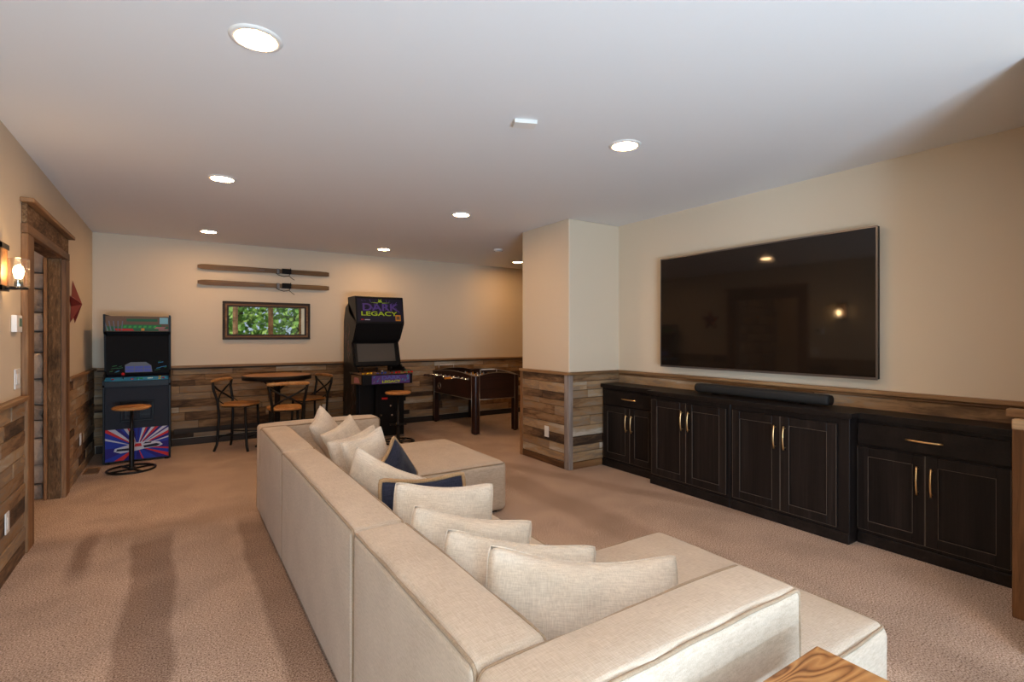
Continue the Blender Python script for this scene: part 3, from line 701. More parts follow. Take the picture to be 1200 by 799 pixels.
# marquee: busy landscape in greens and reds
bm = bm_new(); prism(bm, [(.055, 1.445), (.19, 1.445), (.19, 1.612), (.045, 1.612)], -I, I, 'yz'); mq = obj('marquee', bm, 'brown', t)
def mqp(x, z, e=.002): return (x, .055-.010*(z-1.445)/.167-e, z)
bm = bm_new()
def strip(x0, x1, z0, z1, mi, e=.002, sk=0): poly(bm, [mqp(x0, z0, e), mqp(x1, z0, e), mqp(x1+sk, z1, e), mqp(x0+sk, z1, e)], mi)
strip(-.28, .28, 1.45, 1.50, 0); strip(-.17, .20, 1.475, 1.52, 1, .003, .02); strip(-.19, -.03, 1.452, 1.475, 2, .004, -.02); strip(.03, .06, 1.453, 1.48, 3, .004)
strip(.20, .28, 1.53, 1.60, 4, .003); strip(-.10, .18, 1.555, 1.585, 0, .003); strip(.15, .24, 1.475, 1.495, 5, .005, .02); strip(.19, .28, 1.455, 1.47, 5, .004)
for i in range(5): strip(-.27+i*.03, -.26+i*.03, 1.45, 1.56, 6, .004, -.03+.01*i)
for i in range(7): strip(-.13+i*.045, -.105+i*.045, 1.485, 1.508, 7, .005, .006)
obj('marquee_print', bm, ['dgreen', 'field', 'red', 'orange', 'cyan', 'pink', 'steel', 'green'], mq)
# coin door emblem
bm = bm_new()
for (a, b, c, d) in ((-.15, .15, .66, .68), (-.15, .15, .45, .47), (-.15, -.13, .47, .66), (.13, .15, .47, .66)): box(bm, a, b, .0, .012, c, d)
box(bm, -.12, -.015, .004, .012, .48, .65); box(bm, .015, .12, .004, .012, .48, .65)
bev(bm, .003, 1); obj('coin_door', bm, 'plastic', t)
bm = bm_new()
bm.free()
for zc in (.50, .545, .59, .635): bm = bm_new(); box(bm, .03, .11, -.001, .005, zc-.006, zc+.006); obj('coin_slot', bm, 'grey', t)
for z0 in (.50, .60): bm = bm_new(); box(bm, -.10, -.03, -.001, .005, z0, z0+.025); obj('coin_slot', bm, 'grey', t)
# starburst kick panel
bm = bm_new(); y0 = .010; cx_, cz_ = .0, .17; zb, zt_, xw = .03, .375, .284
def clip(ang):
    dx, dz = math.cos(ang), math.sin(ang); ts = []
    if dx > 1e-6: ts.append((xw-cx_)/dx)
    if dx < -1e-6: ts.append((-xw-cx_)/dx)
    if dz > 1e-6: ts.append((zt_-cz_)/dz)
    if dz < -1e-6: ts.append((zb-cz_)/dz)
    k = min(ts); return (cx_+dx*k, y0, cz_+dz*k)
seqs = [(0, 8, 4), (8, 15, 3), (15, 18, 2), (18, 24, 0), (24, 29, 1), (29, 34, 2), (34, 37, 0), (37, 42, 2), (42, 47, 0), (47, 53, 1), (53, 59, 2), (59, 66, 0), (66, 71, 1), (71, 78, 2), (78, 84, 3), (84, 90, 0),
        (90, 98, 3), (98, 105, 0), (105, 110, 2), (110, 114, 1), (114, 121, 2), (121, 127, 3), (127, 134, 0), (134, 142, 2), (142, 148, 1), (148, 158, 3), (158, 162, 2), (162, 180, 3),
        (180, 202, 0), (202, 214, 3), (214, 228, 1), (228, 240, 0), (240, 264, 3), (264, 286, 0), (286, 292, 1), (292, 322, 3), (322, 334, 0), (334, 341, 1), (341, 349, 3), (349, 353, 1), (353, 360, 0)]
corners = [math.degrees(math.atan2(z-cz_, x-cx_)) % 360 for x, z in ((xw, zt_), (-xw, zt_), (-xw, zb), (xw, zb))]
mmap = {0: 0, 1: 1, 2: 2, 3: 3, 4: 0}
for a, b, c in seqs:
    pts = [(cx_, y0, cz_), clip(math.radians(a+.01))]
    for k in sorted(corners):
        if a < k < b: pts.append(clip(math.radians(k)))
    pts.append(clip(math.radians(b-.01)))
    # flip 1<->2 so that 1 is red and 2 is pale on alternating rays
    poly(bm, pts, {0: 0, 1: 1, 2: 2, 3: 3, 4: 0}[c])
kp = obj('starburst_print', bm, ['indigo', 'red', 'pale', 'royal'], t)
bm = bm_new()
def P2(l, mi, e): poly(bm, [(x, y0-e, z) for x, z in l], mi)
P2([(-.21, .135), (-.20, .165), (-.10, .19), (-.03, .215), (.10, .22), (.20, .205), (.23, .17), (.20, .155), (.06, .14), (-.05, .12), (-.15, .11)], 0, .002)
P2([(-.19, .135), (-.18, .158), (-.08, .16), (-.06, .135)], 1, .003); P2([(.06, .15), (.05, .175), (.17, .19), (.21, .175), (.17, .155)], 1, .003)
P2([(-.03, .17), (-.02, .205), (.03, .205), (.04, .17)], 2, .003); P2([(.05, .195), (.07, .212), (.13, .212), (.12, .197)], 1, .003)
obj('spaceship_print', bm, ['pale', 'ink', 'red'], kp)
for x in (-.27, .27):
    for y in (.04, .55): bm = bm_new(); cyl(bm, (x, y, 0), .02, .02, 12); obj('foot', bm, 'matte', t)

# ================================================================ tall four-player arcade machine
t = thing('arcade_machine', 'tall black four-player arcade machine with purple marquee and coloured buttons', 'arcade machine', (2.33, 6.74, 0))
sprof = [(.10, .0), (.10, .78), (.0, .80), (.02, .93), (.22, 1.0), (.325, 1.30), (.24, 1.35), (.09, 1.56), (.13, 1.62), (.46, 1.86), (.62, 1.80), (.70, 1.60), (.74, .0)]
for s in (-1, 1):
    bm = bm_new(); prism(bm, sprof, s*.325-.01, s*.325+.01, 'yz'); bev(bm, .002, 1); sp_ = obj('side_panel', bm, 'plastic', t)
    # tangled vine and creature print on the flank, flat artwork
    bm = bm_new(); rnd = random.Random(5+s); X = s*.3365
    for i in range(26):
        y = rnd.uniform(.14, .60); z = rnd.uniform(.15, .75) if i < 16 else rnd.uniform(1.0, 1.5); 
        if i >= 16: y = rnd.uniform(.42, .66)
        pts = []
        wv = rnd.uniform(.006, .016); a = rnd.uniform(1.0, 2.1)
        q = []
        for k in range(5): q.append((y+.05*math.sin(k*1.1+i), z+.055*k-.1))
        for (ya, za), (yb, zb_) in zip(q, q[1:]):
            poly(bm, [(X, ya, za), (X, ya+wv, za), (X, yb+wv, zb_), (X, yb, zb_)], rnd.choice((0, 1, 2, 0)))
    obj('side_print', bm, ['brown', 'pink', 'steel'], sp_)['kind'] = 'stuff'
bm = bm_new(); box(bm, -.314, .314, .115, .73, .02, .78); lower = obj('lower_body', bm, 'plastic', t)
bm = bm_new(); prism(bm, [(.24, .97), (.335, 1.29), (.70, 1.40), (.72, .97)], -.314, .314, 'yz'); obj('upper_body', bm, 'matte', t)
# monitor, tilted
bm = bm_new()
def ms(x, v, e=0): return Vector((x, .235+.095*v-e, .985+.305*v+e*.3))
for a, b, c, d in ((-.31, -.27, 0, 1), (.27, .31, 0, 1), (-.27, .27, 0, .16), (-.27, .27, .97, 1)):
    A = [ms(a, c, .004), ms(b, c, .004), ms(b, d, .004), ms(a, d, .004)]; B = [ms(a, c, .022), ms(b, c, .022), ms(b, d, .022), ms(a, d, .022)]
    va = [bm.verts.new(p) for p in A]; vb = [bm.verts.new(p) for p in B]; bm.faces.new(va); bm.faces.new(vb)
    for k in range(4): bm.faces.new((va[k], va[(k+1) % 4], vb[(k+1) % 4], vb[k]))
obj('monitor_bezel', bm, 'plastic', t)
bm = bm_new(); poly(bm, [ms(-.27, .16, .008), ms(.27, .16, .008), ms(.27, .97, .008), ms(-.27, .97, .008)], 0); obj('monitor_screen', bm, flat('dull_screen', (.10, .085, .07), .18), t)
# overhead hood (speaker box) and marquee head
bm = bm_new(); prism(bm, [(.105, 1.565), (.25, 1.35), (.335, 1.285), (.66, 1.35), (.66, 1.75), (.12, 1.70)], -.314, .314, 'yz'); bev(bm, .003, 1); obj('hood', bm, 'matte', t)
bm = bm_new(); prism(bm, [(.085, 1.565), (.14, 1.60), (.45, 1.72), (.50, 1.935), (.16, 1.935), (.145, 1.925)], -.335, .335, 'yz'); bev(bm, .003, 1); head = obj('marquee', bm, 'plastic', t)
ma = math.atan2(.060, .36)
def mk(x, v, e): return (x, .085+.060*v-e*.98, 1.565+.36*v)
bm = bm_new(); poly(bm, [mk(-.315, .07, .002), mk(.315, .07, .002), mk(.315, .94, .002), mk(-.315, .94, .002)], 0)
rnd = random.Random(2)
for i in range(46):
    x = rnd.uniform(-.28, .26); v = rnd.uniform(.45, .85); dx = rnd.uniform(-.03, .03); dv = rnd.uniform(-.1, .1)
    poly(bm, [mk(x, v, .0028), mk(x+.008, v, .0028), mk(x+dx+.008, v+dv, .0028), mk(x+dx, v+dv, .0028)], rnd.choice((1, 2, 1)))
poly(bm, [mk(.21, .10, .003), mk(.285, .10, .003), mk(.285, .33, .003), mk(.21, .33, .003)], 3)
poly(bm, [mk(.222, .15, .004), mk(.272, .15, .004), mk(.272, .28, .004), mk(.222, .28, .004)], 6)
poly(bm, [mk(-.27, .12, .003), mk(-.235, .12, .003), mk(-.235, .16, .003), mk(-.27, .16, .003)], 4)
poly(bm, [mk(-.22, .12, .003), mk(-.15, .12, .003), mk(-.15, .15, .003), mk(-.22, .15, .003)], 5)
# small green winged emblem at the top
cxg = .0
for pts in ([(-.03, .80), (.03, .80), (.018, .90), (-.018, .90)], [(-.018, .88), (-.008, .88), (-.022, .95)], [(.018, .88), (.008, .88), (.022, .95)], [(-.15, .80), (-.03, .79), (-.03, .765)], [(.15, .80), (.03, .79), (.03, .765)]):
    poly(bm, [mk(x, v, .004) for x, v in pts], 7)
obj('marquee_print', bm, ['ink', 'violet', 'purple', 'orange', 'red', 'pale', 'brown', 'lime'], head)
p = mk(0, .60, .006); text_mesh('marquee_lettering', 'DARK', .14, 'violet', head, p, (PI/2-ma, 0, 0), .003, 1.35)
p = mk(-.02, .36, .006); text_mesh('marquee_lettering', 'LEGACY', .078, 'lime', head, p, (PI/2-ma, 0, 0), .0015, 1.75)
# control deck
plan = [(-.335, -.20), (.335, -.20), (.43, .02), (.43, .12), (-.43, .12), (-.43, .02)]
bm = bm_new()
A = [bm.verts.new((x, y, .755)) for x, y in plan]; B = [bm.verts.new((x, y, .885+.10*(y+.20))) for x, y in plan]
bm.faces.new(A); bm.faces.new(B)
for k in range(6): bm.faces.new((A[k], A[(k+1) % 6], B[(k+1) % 6], B[k]))
bev(bm, .004, 2); dk = obj('control_deck', bm, 'plastic', t)
def od2(x, v): y = -.20+.3*v; return (x, y, .887+.10*(y+.20))
bm = bm_new(); rnd = random.Random(9)
poly(bm, [od2(-.36, .1), od2(.36, .1), od2(.41, .8), od2(-.41, .8)], 0)
for i in range(30):
    x = rnd.uniform(-.36, .36); v = rnd.uniform(.12, .75); p = Vector(od2(x, v))+Vector((0, 0, .001)); s = rnd.uniform(.012, .03)
    poly(bm, [p, p+Vector((s, 0, 0)), p+Vector((s*1.4, s, s*.1)), p+Vector((.2*s, s, s*.1))], 1+int((x+.36)/.72*3.99))
obj('deck_print', bm, ['brown', 'orange', 'steel', 'sky', 'green'], dk)
for gx, col, bc in ((-.27, 'plastic', 'yellow'), (-.075, 'plastic', 'blue'), (.12, 'plastic', 'red'), (.30, 'plastic', 'red')):
    joystick(gx-.02, .62, col, dk, od2)
    for q in ((-.05, .25), (0.03, .42), (.05, .25), (.075, .45), (.0, .2)): button(gx+q[0]+.01, q[1], bc, dk, od2, .015)
button(.0, .8, 'white', dk, od2); button(.33, .75, 'green', dk, od2); button(.36, .6, 'green', dk, od2)
# front skirt lettering
bm = bm_new(); poly(bm, [(-.22, -.2035, .765), (.30, -.2035, .765), (.30, -.2035, .875), (-.22, -.2035, .875)], 0)
for i in range(24):
    x = rnd.uniform(-.21, .28); z = rnd.uniform(.77, .86); 
    if -.1 < x < .18: continue
    poly(bm, [(x, -.2045, z), (x+.012, -.2045, z), (x+.03, -.2045, z+.03), (x+.01, -.2045, z+.02)], rnd.choice((1, 2)))
obj('skirt_print', bm, ['purple', 'steel', 'sky'], dk)
text_mesh('skirt_lettering', 'DARK', .065, 'glowblue', dk, (.04, -.2055, .842), (PI/2, 0, 0), .002, 1.5)
text_mesh('skirt_lettering', 'LEGACY', .045, 'lime', dk, (.04, -.2055, .790), (PI/2, 0, 0), .002, 1.5)
bm = bm_new(); poly(bm, [(-.345, -.175, .765), (-.345-.078, .005, .765), (-.345-.078, .005, .885), (-.345, -.175, .875)], 0)
poly(bm, [(-.36, -.16, .78), (-.405, -.05, .78), (-.40, -.06, .86), (-.37, -.13, .85)], 1); 
for v in bm.verts: v.co.x -= .004
obj('side_skirt_print', bm, ['brown', 'pink'], dk)
# centre pedestal with coin door
bm = bm_new(); box(bm, -.09, .30, .03, .113, .03, .75); bev(bm, .004, 1); cdn = obj('coin_box', bm, 'matte', t)
bm = bm_new(); box(bm, -.04, .15, .022, .03, .10, .62); bev(bm, .002, 1); obj('coin_door', bm, 'plastic', cdn)
bm = bm_new(); box(bm, -.01, .07, .018, .0225, .53, .555); obj('coin_slot', bm, 'red', cdn)
for x, z in ((.11, .44), (.11, .18), (-.02, .32), (.13, .31)):
    bm = bm_new(); cyl(bm, (x, .012, z), .012, .011, 12, 'y'); obj('lock', bm, 'chrome', cdn)
bm = bm_new(); box(bm, -.12, .30, -.0, .029, .0, .03); obj('base_plate', bm, 'silver', t)
bm = bm_new(); box(bm, -.30, -.285, .09, .114, .03, .75); obj('corner_strip', bm, 'grey', t)

# ================================================================ skis, mirror
def ski(label, z, seed):
    t = thing('wooden_ski', label, 'ski', (1.035, YB, z), 0, 'pair of old skis on the far wall')
    bm = bm_new(); n = 40; rows = []
    for i in range(n+1):
        x = -.82+1.64*i/n; wd = .036
        if i < 3: wd = .036*(.55, .85, .96)[i]
        if i > n-3: wd = .036*(.75 if i == n else .93)
        wd -= .006*math.exp(-((x-.1)/.4)**2)
        y = -.032 - (.02*max(0, (-.55-x)/.27)**2) - .010*math.exp(-((x-.1)/.45)**2)
        th = .008+.010*math.exp(-((x-.12)/.3)**2)
        rows.append([bm.verts.new(p) for p in ((x, y, -wd), (x, y, wd), (x, y-th, wd), (x, y-th, -wd))])
    for A, B in zip(rows, rows[1:]):
        for k in range(4): bm.faces.new((A[k], A[(k+1) % 4], B[(k+1) % 4], B[k]))
    bm.faces.new(rows[0]); bm.faces.new(rows[-1]); obj('blade', bm, 'skiwood', t)
    bm = bm_new(); box(bm, .18, .30, -.07, -.058, -.034, .040); bev(bm, .004, 1); obj('foot_plate', bm, 'matte', t)
    bm = bm_new(); box(bm, .11, .15, -.080, -.055, -.042, .036); bev(bm, .006, 1); obj('toe_clamp', bm, 'bezel', t)
    bm = bm_new(); tube(bm, [(.10, -.07, -.03), (.13, -.085, -.055), (.2, -.09, -.075), (.27, -.08, -.06), (.30, -.07, .02), (.29, -.07, .05)], .004, 6); tube(bm, [(.27, -.08, -.06), (.30, -.085, -.09), (.34, -.085, -.115)], .004, 6); obj('cable', bm, 'matte', t)
    bm = bm_new(); box(bm, -.10, -.04, -.066, -.058, -.008, .008); obj('decal', bm, 'wear', t)
    bm = bm_new()
    for x in (-.4, .5): cyl(bm, (x, -.036, 0), .008, .035, 10, 'y')
    obj('wall_peg', bm, 'metal', t)
ski('old brown wooden ski with leather binding on the far wall, upper one', 2.29, 1)
ski('old brown wooden ski with leather binding on the far wall, lower one', 2.088, 2)
t = thing('wall_mirror', 'wide mirror in a dark brown frame below the skis, reflecting trees', 'mirror', (1.045, YB, 1.345))
bm = bm_new(); hw, hh = .548, .51
def frame_ring(bm, hw, z0, z1, wd, d0, d1):
    box(bm, -hw, hw, d1, d0, z0, z0+wd); box(bm, -hw, hw, d1, d0, z1-wd, z1); box(bm, -hw, -hw+wd, d1, d0, z0+wd, z1-wd); box(bm, hw-wd, hw, d1, d0, z0+wd, z1-wd)
frame_ring(bm, hw, 0, hh, .03, -.002, -.040); bev(bm, .004, 1); obj('outer_frame', bm, 'barn_dark', t)
bm = bm_new(); frame_ring(bm, hw-.03, .03, hh-.03, .022, -.002, -.028); obj('middle_frame', bm, 'casing', t)
bm = bm_new(); frame_ring(bm, hw-.052, .052, hh-.052, .018, -.002, -.032); obj('inner_frame', bm, 'barn_dark', t)
bm = bm_new(); box(bm, -hw+.065, hw-.065, -.012, -.004, .065, hh-.065); obj('mirror_glass', bm, 'mirror', t)

# ================================================================ pub table and chairs
t = thing('pub_table', 'round honey-topped bistro table with dark edge against the far wall', 'table', (1.08, 7.18, 0))
bm = bm_new(); cyl(bm, (0, 0, .882), .40, .012, 48); obj('tabletop', bm, 'honey', t)
bm = bm_new(); r = lathe(bm, [(.38, .838), (.408, .838), (.41, .886), (.400, .8935), (.39, .881)], 48); obj('edge_band', bm, 'metal', t)
bm = bm_new(); lathe(bm, [(.10, .84), (.10, .83), (.035, .80), (.035, .05), (.05, .03)], 20); obj('pole', bm, 'metal', t)
for k in range(4):
    a = k*PI/2+.4; ca, sa = math.cos(a), math.sin(a); bm = bm_new()
    tube(bm, [(0, 0, .10), (.12*ca, .12*sa, .08), (.26*ca, .26*sa, .03), (.29*ca, .29*sa, .014)], [.022, .02, .016, .014], 8); obj('foot', bm, 'metal', t)
    bm = bm_new(); tube(bm, [(.03*ca, .03*sa, .70), (.12*ca, .12*sa, .76), (.2*ca, .2*sa, .835)], .009, 6); obj('brace', bm, 'metal', t)
def chair(label, loc, rz):
    """faces +x, back at -x"""
    t = thing('bistro_chair', label, 'chair', loc, rz, 'cross-back counter chairs round the bistro table')
    bm = bm_new(); pts = []
    n = 28; rr = []
    for k in range(n):
        a = 2*PI*k/n; ca, sa = math.cos(a), math.sin(a); e = .5
        pts.append((.02+.19*abs(ca)**e*(1 if ca > 0 else -1), .195*abs(sa)**e*(1 if sa > 0 else -1)*(1.0 if ca > 0 else .93)))
    prism(bm, pts, .545, .570, 'xy'); bev(bm, .006, 2); obj('seat', bm, 'honey', t)
    bm = bm_new(); tube(bm, [(p[0]*.9, p[1]*.9, .537) for p in pts[::2]], .010, 6, True); obj('seat_frame', bm, 'metal', t)
    for s in (-1, 1):
        bm = bm_new(); tube(bm, [(.16, s*.15, .54), (.17, s*.155, .30), (.19, s*.175, .06), (.215, s*.195, 0)], .0155, 8); obj('leg', bm, 'metal', t)
        bm = bm_new(); tube(bm, [(-.20, s*.205, .84), (-.205, s*.19, .76), (-.165, s*.165, .60), (-.155, s*.155, .40), (-.175, s*.165, .08), (-.20, s*.185, 0)], .0155, 8); obj('leg', bm, 'metal', t)
    bm = bm_new()
    for s in (-1, 1): tube(bm, [(-.205, s*.19, .80), (-.215, s*.08, .735), (-.205, -s*.04, .675), (-.17, -s*.16, .60)], .011, 8)
    obj('cross_brace', bm, 'metal', t)
    bm = bm_new()
    cs = [(-.20-.02*math.cos(y*6), y, .845+.012*math.cos(y*6)) for y in [(-.225+.45*i/14) for i in range(15)]]
    tube(bm, cs, [.012]+[.021]*13+[.012], 10); obj('top_rail', bm, 'honey', t)
    bm = bm_new()
    tube(bm, [(.18, -.165, .16), (.18, .165, .16)], .008, 6); tube(bm, [(-.17, -.16, .16), (-.17, .16, .16)], .008, 6)
    for s in (-1, 1): tube(bm, [(-.165, s*.16, .19), (.18, s*.16, .19)], .008, 6)
    obj('stretcher', bm, 'metal', t)
    for s in (-1, 1): bm = bm_new(); tube(bm, [(-.155, s*.155, .53), (-.165, s*.158, .62), (-.06, s*.16, .54)], .007, 6); obj('bracket', bm, 'metal', t)
    return t
c0 = chair('cross-back chair with wooden seat left of the bistro table, turned sideways', (.635, 7.16, 0), math.radians(-33))
dup(c0, (1.06, 6.44, 0), math.radians(88), 'cross-back chair in front of the bistro table, its back to the sofa')
dup(c0, (1.50, 7.28, 0), math.radians(197), 'cross-back chair right of the bistro table, facing left')

# ================================================================ foosball table
t = thing('foosball_table', 'dark mahogany foosball table with silver edging and arched rails', 'game table', (3.86, 6.98, 0))
W2, L2 = .37, .70; zb, zt = .49, .86
def arch(L, n=14): return [(-L+2*L*i/n, zt+.005-.045*abs(-1+2*i/n)**2.2) for i in range(n+1)]
for s in (-1, 1):
    a = arch(L2-.04); bm = bm_new(); prism(bm, [(-(L2-.04), zb)] + [(p[0], p[1]) for p in a] + [(L2-.04, zb)], s*(W2-.03), s*W2-s*.002, 'yz'); obj('side_panel', bm, 'mahog', t)
    a2 = arch(W2-.04); bm = bm_new(); prism(bm, [(-(W2-.04), zb)] + [(p[0], p[1]) for p in a2] + [(W2-.04, zb)], s*(L2-.03), s*L2-s*.002, 'xz'); obj('end_panel', bm, 'mahog', t)
    bm = bm_new(); tube(bm, [(s*(W2-.003), y, z+.001) for y, z in a], .006, 6); tube(bm, [(s*(W2-.001), -(L2-.05), zb), (s*(W2-.001), L2-.05, zb)], .006, 6); obj('edge_trim', bm, 'silver', t)
    bm = bm_new(); tube(bm, [(x, s*(L2-.003), z+.001) for x, z in a2], .006, 6); tube(bm, [(-(W2-.05), s*(L2-.001), zb), (W2-.05, s*(L2-.001), zb)], .006, 6); obj('edge_trim', bm, 'silver', t)
for sx in (-1, 1):
    for sy in (-1, 1):
        bm = bm_new(); cx_, cy_ = sx*(W2-.035), sy*(L2-.035)
        pts = [(cx_-sx*.04, cy_-sy*.04), (cx_+sx*.045, cy_-sy*.04)]
        for k in range(7):
            a = k/6*PI/2; pts.append((cx_+sx*(.005+.04*math.cos(a)), cy_+sy*(.005+.04*math.sin(a))))
        pts.append((cx_-sx*.04, cy_+sy*.045))
        prism(bm, pts, .012, zt-.035, 'xy'); lg = obj('leg', bm, 'mahog', t)
        for f in lg.data.polygons: pass
        bm = bm_new(); tube(bm, [(cx_+sx*.045, cy_-sy*.038, .02), (cx_+sx*.045, cy_-sy*.038, zt-.04)], .004, 6); tube(bm, [(cx_-sx*.038, cy_+sy*.045, .02), (cx_-sx*.038, cy_+sy*.045, zt-.04)], .004, 6); obj('leg_trim', bm, 'silver', lg)
        bm = bm_new(); cyl(bm, (cx_, cy_, 0), .025, .013, 12); obj('leveller', bm, 'matte', lg)
bm = bm_new(); box(bm, -W2+.031, W2-.031, -L2+.031, L2-.031, .70, .715); pf = obj('playfield', bm, 'field', t)
bm = bm_new(); box(bm, -W2+.04, W2-.04, -.004, .004, .7155, .717); tube(bm, [(.1*math.cos(k*PI/12), .1*math.sin(k*PI/12), .716) for k in range(24)], .003, 4, True); obj('pitch_line', bm, 'white', pf)
for i in range(8):
    y = -.52+i*1.04/7; side = 1 if i in (0, 1, 3, 5) else -1; z = .775; red = side > 0
    bm = bm_new(); tube(bm, [(-W2-(.20 if side < 0 else .06), y, z), (W2+(.20 if side > 0 else .06), y, z)], .007, 8); rod = obj('rod', bm, 'chrome', t)
    bm = bm_new(); x = side*(W2+.19); lathe(bm, [(.001, 0), (.013, .002), (.016, .03), (.013, .06), (.016, .09), (.011, .11), (.001, .112)], 10)
    bmesh.ops.rotate(bm, verts=list(bm.verts), matrix=Matrix.Rotation(side*PI/2, 3, 'Y')); bmesh.ops.translate(bm, verts=list(bm.verts), vec=(side*(W2+.13), y, z)); obj('handle', bm, 'orange' if i % 3 == 2 else 'mahog', rod)
    bm = bm_new()
    for q in (-1, 1): cyl(bm, (q*W2 if q > 0 else -W2-.02, y, z), .018, .02, 12, 'x')
    obj('bearing', bm, 'silver', rod)
    for k in range((1, 2, 3, 5, 5, 3, 2, 1)[i]):
        nn = (1, 2, 3, 5, 5, 3, 2, 1)[i]; x = (k-(nn-1)/2)*.11
        bm = bm_new(); box(bm, x-.012, x+.012, y-.008, y+.008, z-.045, z+.022); bmesh.ops.create_uvsphere(bm, u_segments=8, v_segments=6, radius=.011, matrix=Matrix.Translation((x, y, z+.032))); box(bm, x-.009, x+.009, y-.012, y+.012, z-.056, z-.044)
        obj('player', bm, 'orange' if red else 'pale', rod)
for s in (-1, 1):
    bm = bm_new()
    for k in range(10): cyl(bm, (-.25+k*.022, s*(L2-.015), .915), .009, .016, 8, 'x')
    tube(bm, [(-.27, s*(L2-.015), .915), (.0, s*(L2-.015), .915)], .003, 6); tube(bm, [(-.27, s*(L2-.015), .86), (-.27, s*(L2-.015), .915)], .003, 6); tube(bm, [(0, s*(L2-.015), .86), (0, s*(L2-.015), .915)], .003, 6)
    obj('score_counter', bm, 'white', t)
bm = bm_new(); tube(bm, [(-W2-.002, .45+.045*math.cos(k*PI/10), .60+.045*math.sin(k*PI/10)) for k in range(20)], .008, 6, True); obj('ball_return', bm, 'silver', t)
bm = bm_new(); cyl(bm, (-W2-.003, .45, .60), .040, .004, 20, 'x'); obj('ball_cup', bm, 'matte', t)
bm = bm_new(); box(bm, -W2-.0005, -W2+.003, .42, .50, .36, .475); obj('hang_tag', bm, 'grey', t)

# ================================================================ left wall things
t = thing('wall_sconce', 'lit glass cylinder wall lamp on a wooden backplate, left edge', 'wall lamp', (XL, 3.93, 1.65))
vb = bm_new(); box(vb, .001, .03, -.055, .085, 0, .27); bev(vb, .003, 1); obj('backplate', vb, 'casing', t)
bm = bm_new()
bm.free()
for z in (.0, .235): bm = bm_new(); box(bm, .028, .036, -.061, .088, z, z+.028); box(bm, .001, .036, -.061, -.0555, z, z+.028); obj('bracket', bm, 'metal', t)
bm = bm_new(); tube(bm, [(.03, .0, .015), (.05, 0, .012), (.085, .0, .012), (.085, .03, .02)], .006, 8); obj('arm', bm, 'metal', t)
bm = bm_new(); cyl(bm, (.085, .03, .012), .042, .014, 24); obj('cup', bm, 'metal', t)
bm = bm_new(); cyl(bm, (.085, .03, .026), .020, .045, 20); obj('socket', bm, 'metal', t)
bm = bm_new(); r = lathe(bm, [(.012, .071), (.013, .08), (.020, .100), (.024, .116), (.020, .134), (.010, .144), (.001, .146)], 20, (.085, .03, 0)); obj('bulb', bm, 'bulb', t)
bm = bm_new(); lathe(bm, [(.044, .024), (.046, .022), (.048, .030), (.048, .180), (.046, .184), (.044, .180), (.044, .024)], 32, (.085, .03, 0)); obj('glass_shade', bm, 'glass', t)
t = thing('thermostat', 'white thermostat with small green display left of the doorway', 'thermostat', (XL, 4.29, 1.42))
bm = bm_new(); box(bm, .0005, .028, -.065, .065, 0, .105); bev(bm, .006, 2); obj('case', bm, 'white', t)
bm = bm_new(); box(bm, .0281, .0295, -.010, .045, .035, .085); obj('display', bm, 'lcd', t)
def plate(label, loc, axis, w, h, m='white', kind='outlet', n=1, name='wall_outlet'):
    """axis: outward normal 'x', '-x' or '-y'"""
    rz = {'x': PI/2, '-x': -PI/2, '-y': 0}[axis]
    t = thing(name, label, kind, loc, rz)
    bm = bm_new(); box(bm, -w/2, w/2, -.007, -.0005, -h/2, h/2); bev(bm, .002, 1); obj('cover_plate', bm, m, t)
    for k in range(n):
        x = (k-(n-1)/2)*.046; bm = bm_new(); box(bm, x-.017, x+.017, -.010, -.0071, -.034, .034); bev(bm, .001, 1); obj('rocker' if kind == 'switch' else 'socket', bm, m, t)
plate('white double light switch plate between the thermostat and wooden cap rail', (XL, 4.36, 1.13), 'x', .125, .125, kind='switch', n=2, name='light_switch')
plate('white outlet on the plank wainscot at the left picture edge', (XL+.022, 4.02, .33), 'x', .075, .12)
plate('white outlet on the plank wainscot past the doorway', (XL+.022, 6.66, .36), 'x', .075, .12)
plate('white outlet on the left face of the pillar planks', (3.41-.022, 4.47, .35), '-x', .075, .12)
plate('white outlet on the far wall planks right of the bistro table', (1.80, YB-.022, .34), '-y', .075, .12)
plate('dark outlet on the far wall planks right of the tall arcade machine', (2.98, YB-.022, .40), '-y', .12, .075, 'matte')
# star
t = thing('barn_star', 'dark red five-pointed tin star on the left wall past the doorway', 'star', (XL, 6.36, 1.70))
bm = bm_new(); R_, r_ = .225, .09; ring = []
for k in range(10):
    a = PI/2+k*PI/5; q = R_ if k % 2 == 0 else r_; ring.append(bm.verts.new((.004, q*math.cos(a), q*math.sin(a))))
cc = bm.verts.new((.075, 0, 0)); bk = bm.verts.new((.002, 0, 0))
for k in range(10): bm.faces.new((ring[k], ring[(k+1) % 10], cc)); bm.faces.new((ring[(k+1) % 10], ring[k], bk))
obj('star_body', bm, 'star', t)
bm = bm_new(); cyl(bm, (.0005, 0, .14), .006, .012, 8, 'x'); obj('nail', bm, 'metal', t)
# floor register
t = thing('floor_register', 'brown slotted floor register in the carpet beside the left arcade machine', 'vent', (-.735, 6.75, 0))
bm = bm_new(); frame = [(-.06, .06, -.14, -.125), (-.06, .06, .125, .14), (-.06, -.045, -.125, .125), (.045, .06, -.125, .125)]
for a, b, c, d in frame: box(bm, a, b, c, d, .001, .012)
obj('frame', bm, 'casing', t)
bm = bm_new(); box(bm, -.045, .045, -.125, .125, .001, .004); obj('recess', bm, 'matte', t)
for k in range(9):
    y = -.11+k*.0275; bm = bm_new(); box(bm, -.045, .045, y-.005, y+.005, .004, .010); obj('slat', bm, 'brown', t)

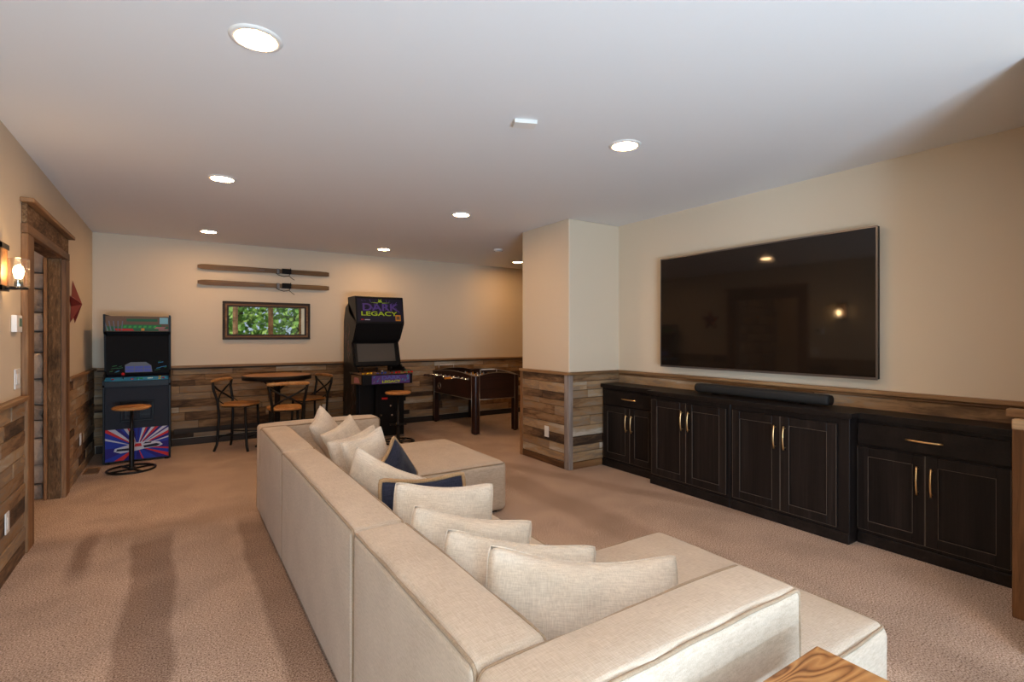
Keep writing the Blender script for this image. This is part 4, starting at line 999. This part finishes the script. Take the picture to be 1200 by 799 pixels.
# ================================================================ outside (seen in the mirror)
bm = bm_new(); box(bm, -14, 16, -22, YR-.2, -.6, -.5); struct(obj('ground', bm, 'lawn'))
bm = bm_new(); box(bm, -2, 5, -5.2, YR-.16, -.16, -.06); struct(obj('deck', bm, 'deck'))
t = thing('deck_railing', 'wooden deck railing seen through the glass doors in the mirror', 'railing', (1.5, -5.1, -.06))
bm = bm_new(); box(bm, -3.4, 3.4, -.07, .07, 1.30, 1.36); obj('top_rail', bm, 'deck', t)
for k in range(6): bm = bm_new(); box(bm, -3.3+k*1.3, -3.21+k*1.3, -.045, .045, 0, 1.3); obj('post', bm, 'deck', t)
for k in range(62):
    bm = bm_new(); x = -3.25+k*.106; box(bm, x, x+.02, -.01, .01, .1, 1.3); obj('baluster', bm, 'metal', t)
def tree(x, y, h, sd, label):
    t = thing('tree', label, 'tree', (x, y, -.5), 0, 'trees outside, reflected in the mirror'); rnd = random.Random(sd)
    bm = bm_new(); tube(bm, [(0, 0, 0), (.05, .03, h*.4), (-.03, .05, h*.9)], [.17, .13, .05], 10)
    obj('trunk', bm, 'trunk', t)
    bm = bm_new()
    for i in range(3000):
        a = rnd.uniform(0, 2*PI); z = rnd.uniform(.08, 1.0)*h; rr = rnd.uniform(.1, 1)**.6*1.75
        c = Vector((rr*math.cos(a), rr*math.sin(a), z)); n = Vector((rnd.gauss(0, 1), rnd.gauss(0, 1), rnd.gauss(0, 1))).normalized(); u = n.orthogonal().normalized()*rnd.uniform(.09, .17); v = n.cross(u).normalized()*rnd.uniform(.07, .12)
        f = bm.faces.new([bm.verts.new(p) for p in (c-u, c+v, c+u, c-v)]); f.material_index = 0 if rnd.random() < .5 else 1
    f = obj('foliage', bm, ['leaf', 'leaf2'], t); f['kind'] = 'stuff'
for i, (x, y, h) in enumerate(((-3.2, -9, 6), (.6, -8.4, 5.5), (4.4, -8.8, 6.5), (8.2, -9, 5.5), (2.5, -12.4, 7.5), (6.4, -12.6, 7.5), (-1.4, -12.4, 7))):
    tree(x, y, h, i+1, 'leafy green tree beyond the deck, seen only as a reflection in the wall mirror')
sun = bpy.data.lights.new('sun', 'SUN'); sun.energy = 4; sun.angle = .01; sun.color = (1, .93, .82)
so = bpy.data.objects.new('sun', sun); C.objects.link(so); so.rotation_euler = (math.radians(38), 0, math.radians(-160))
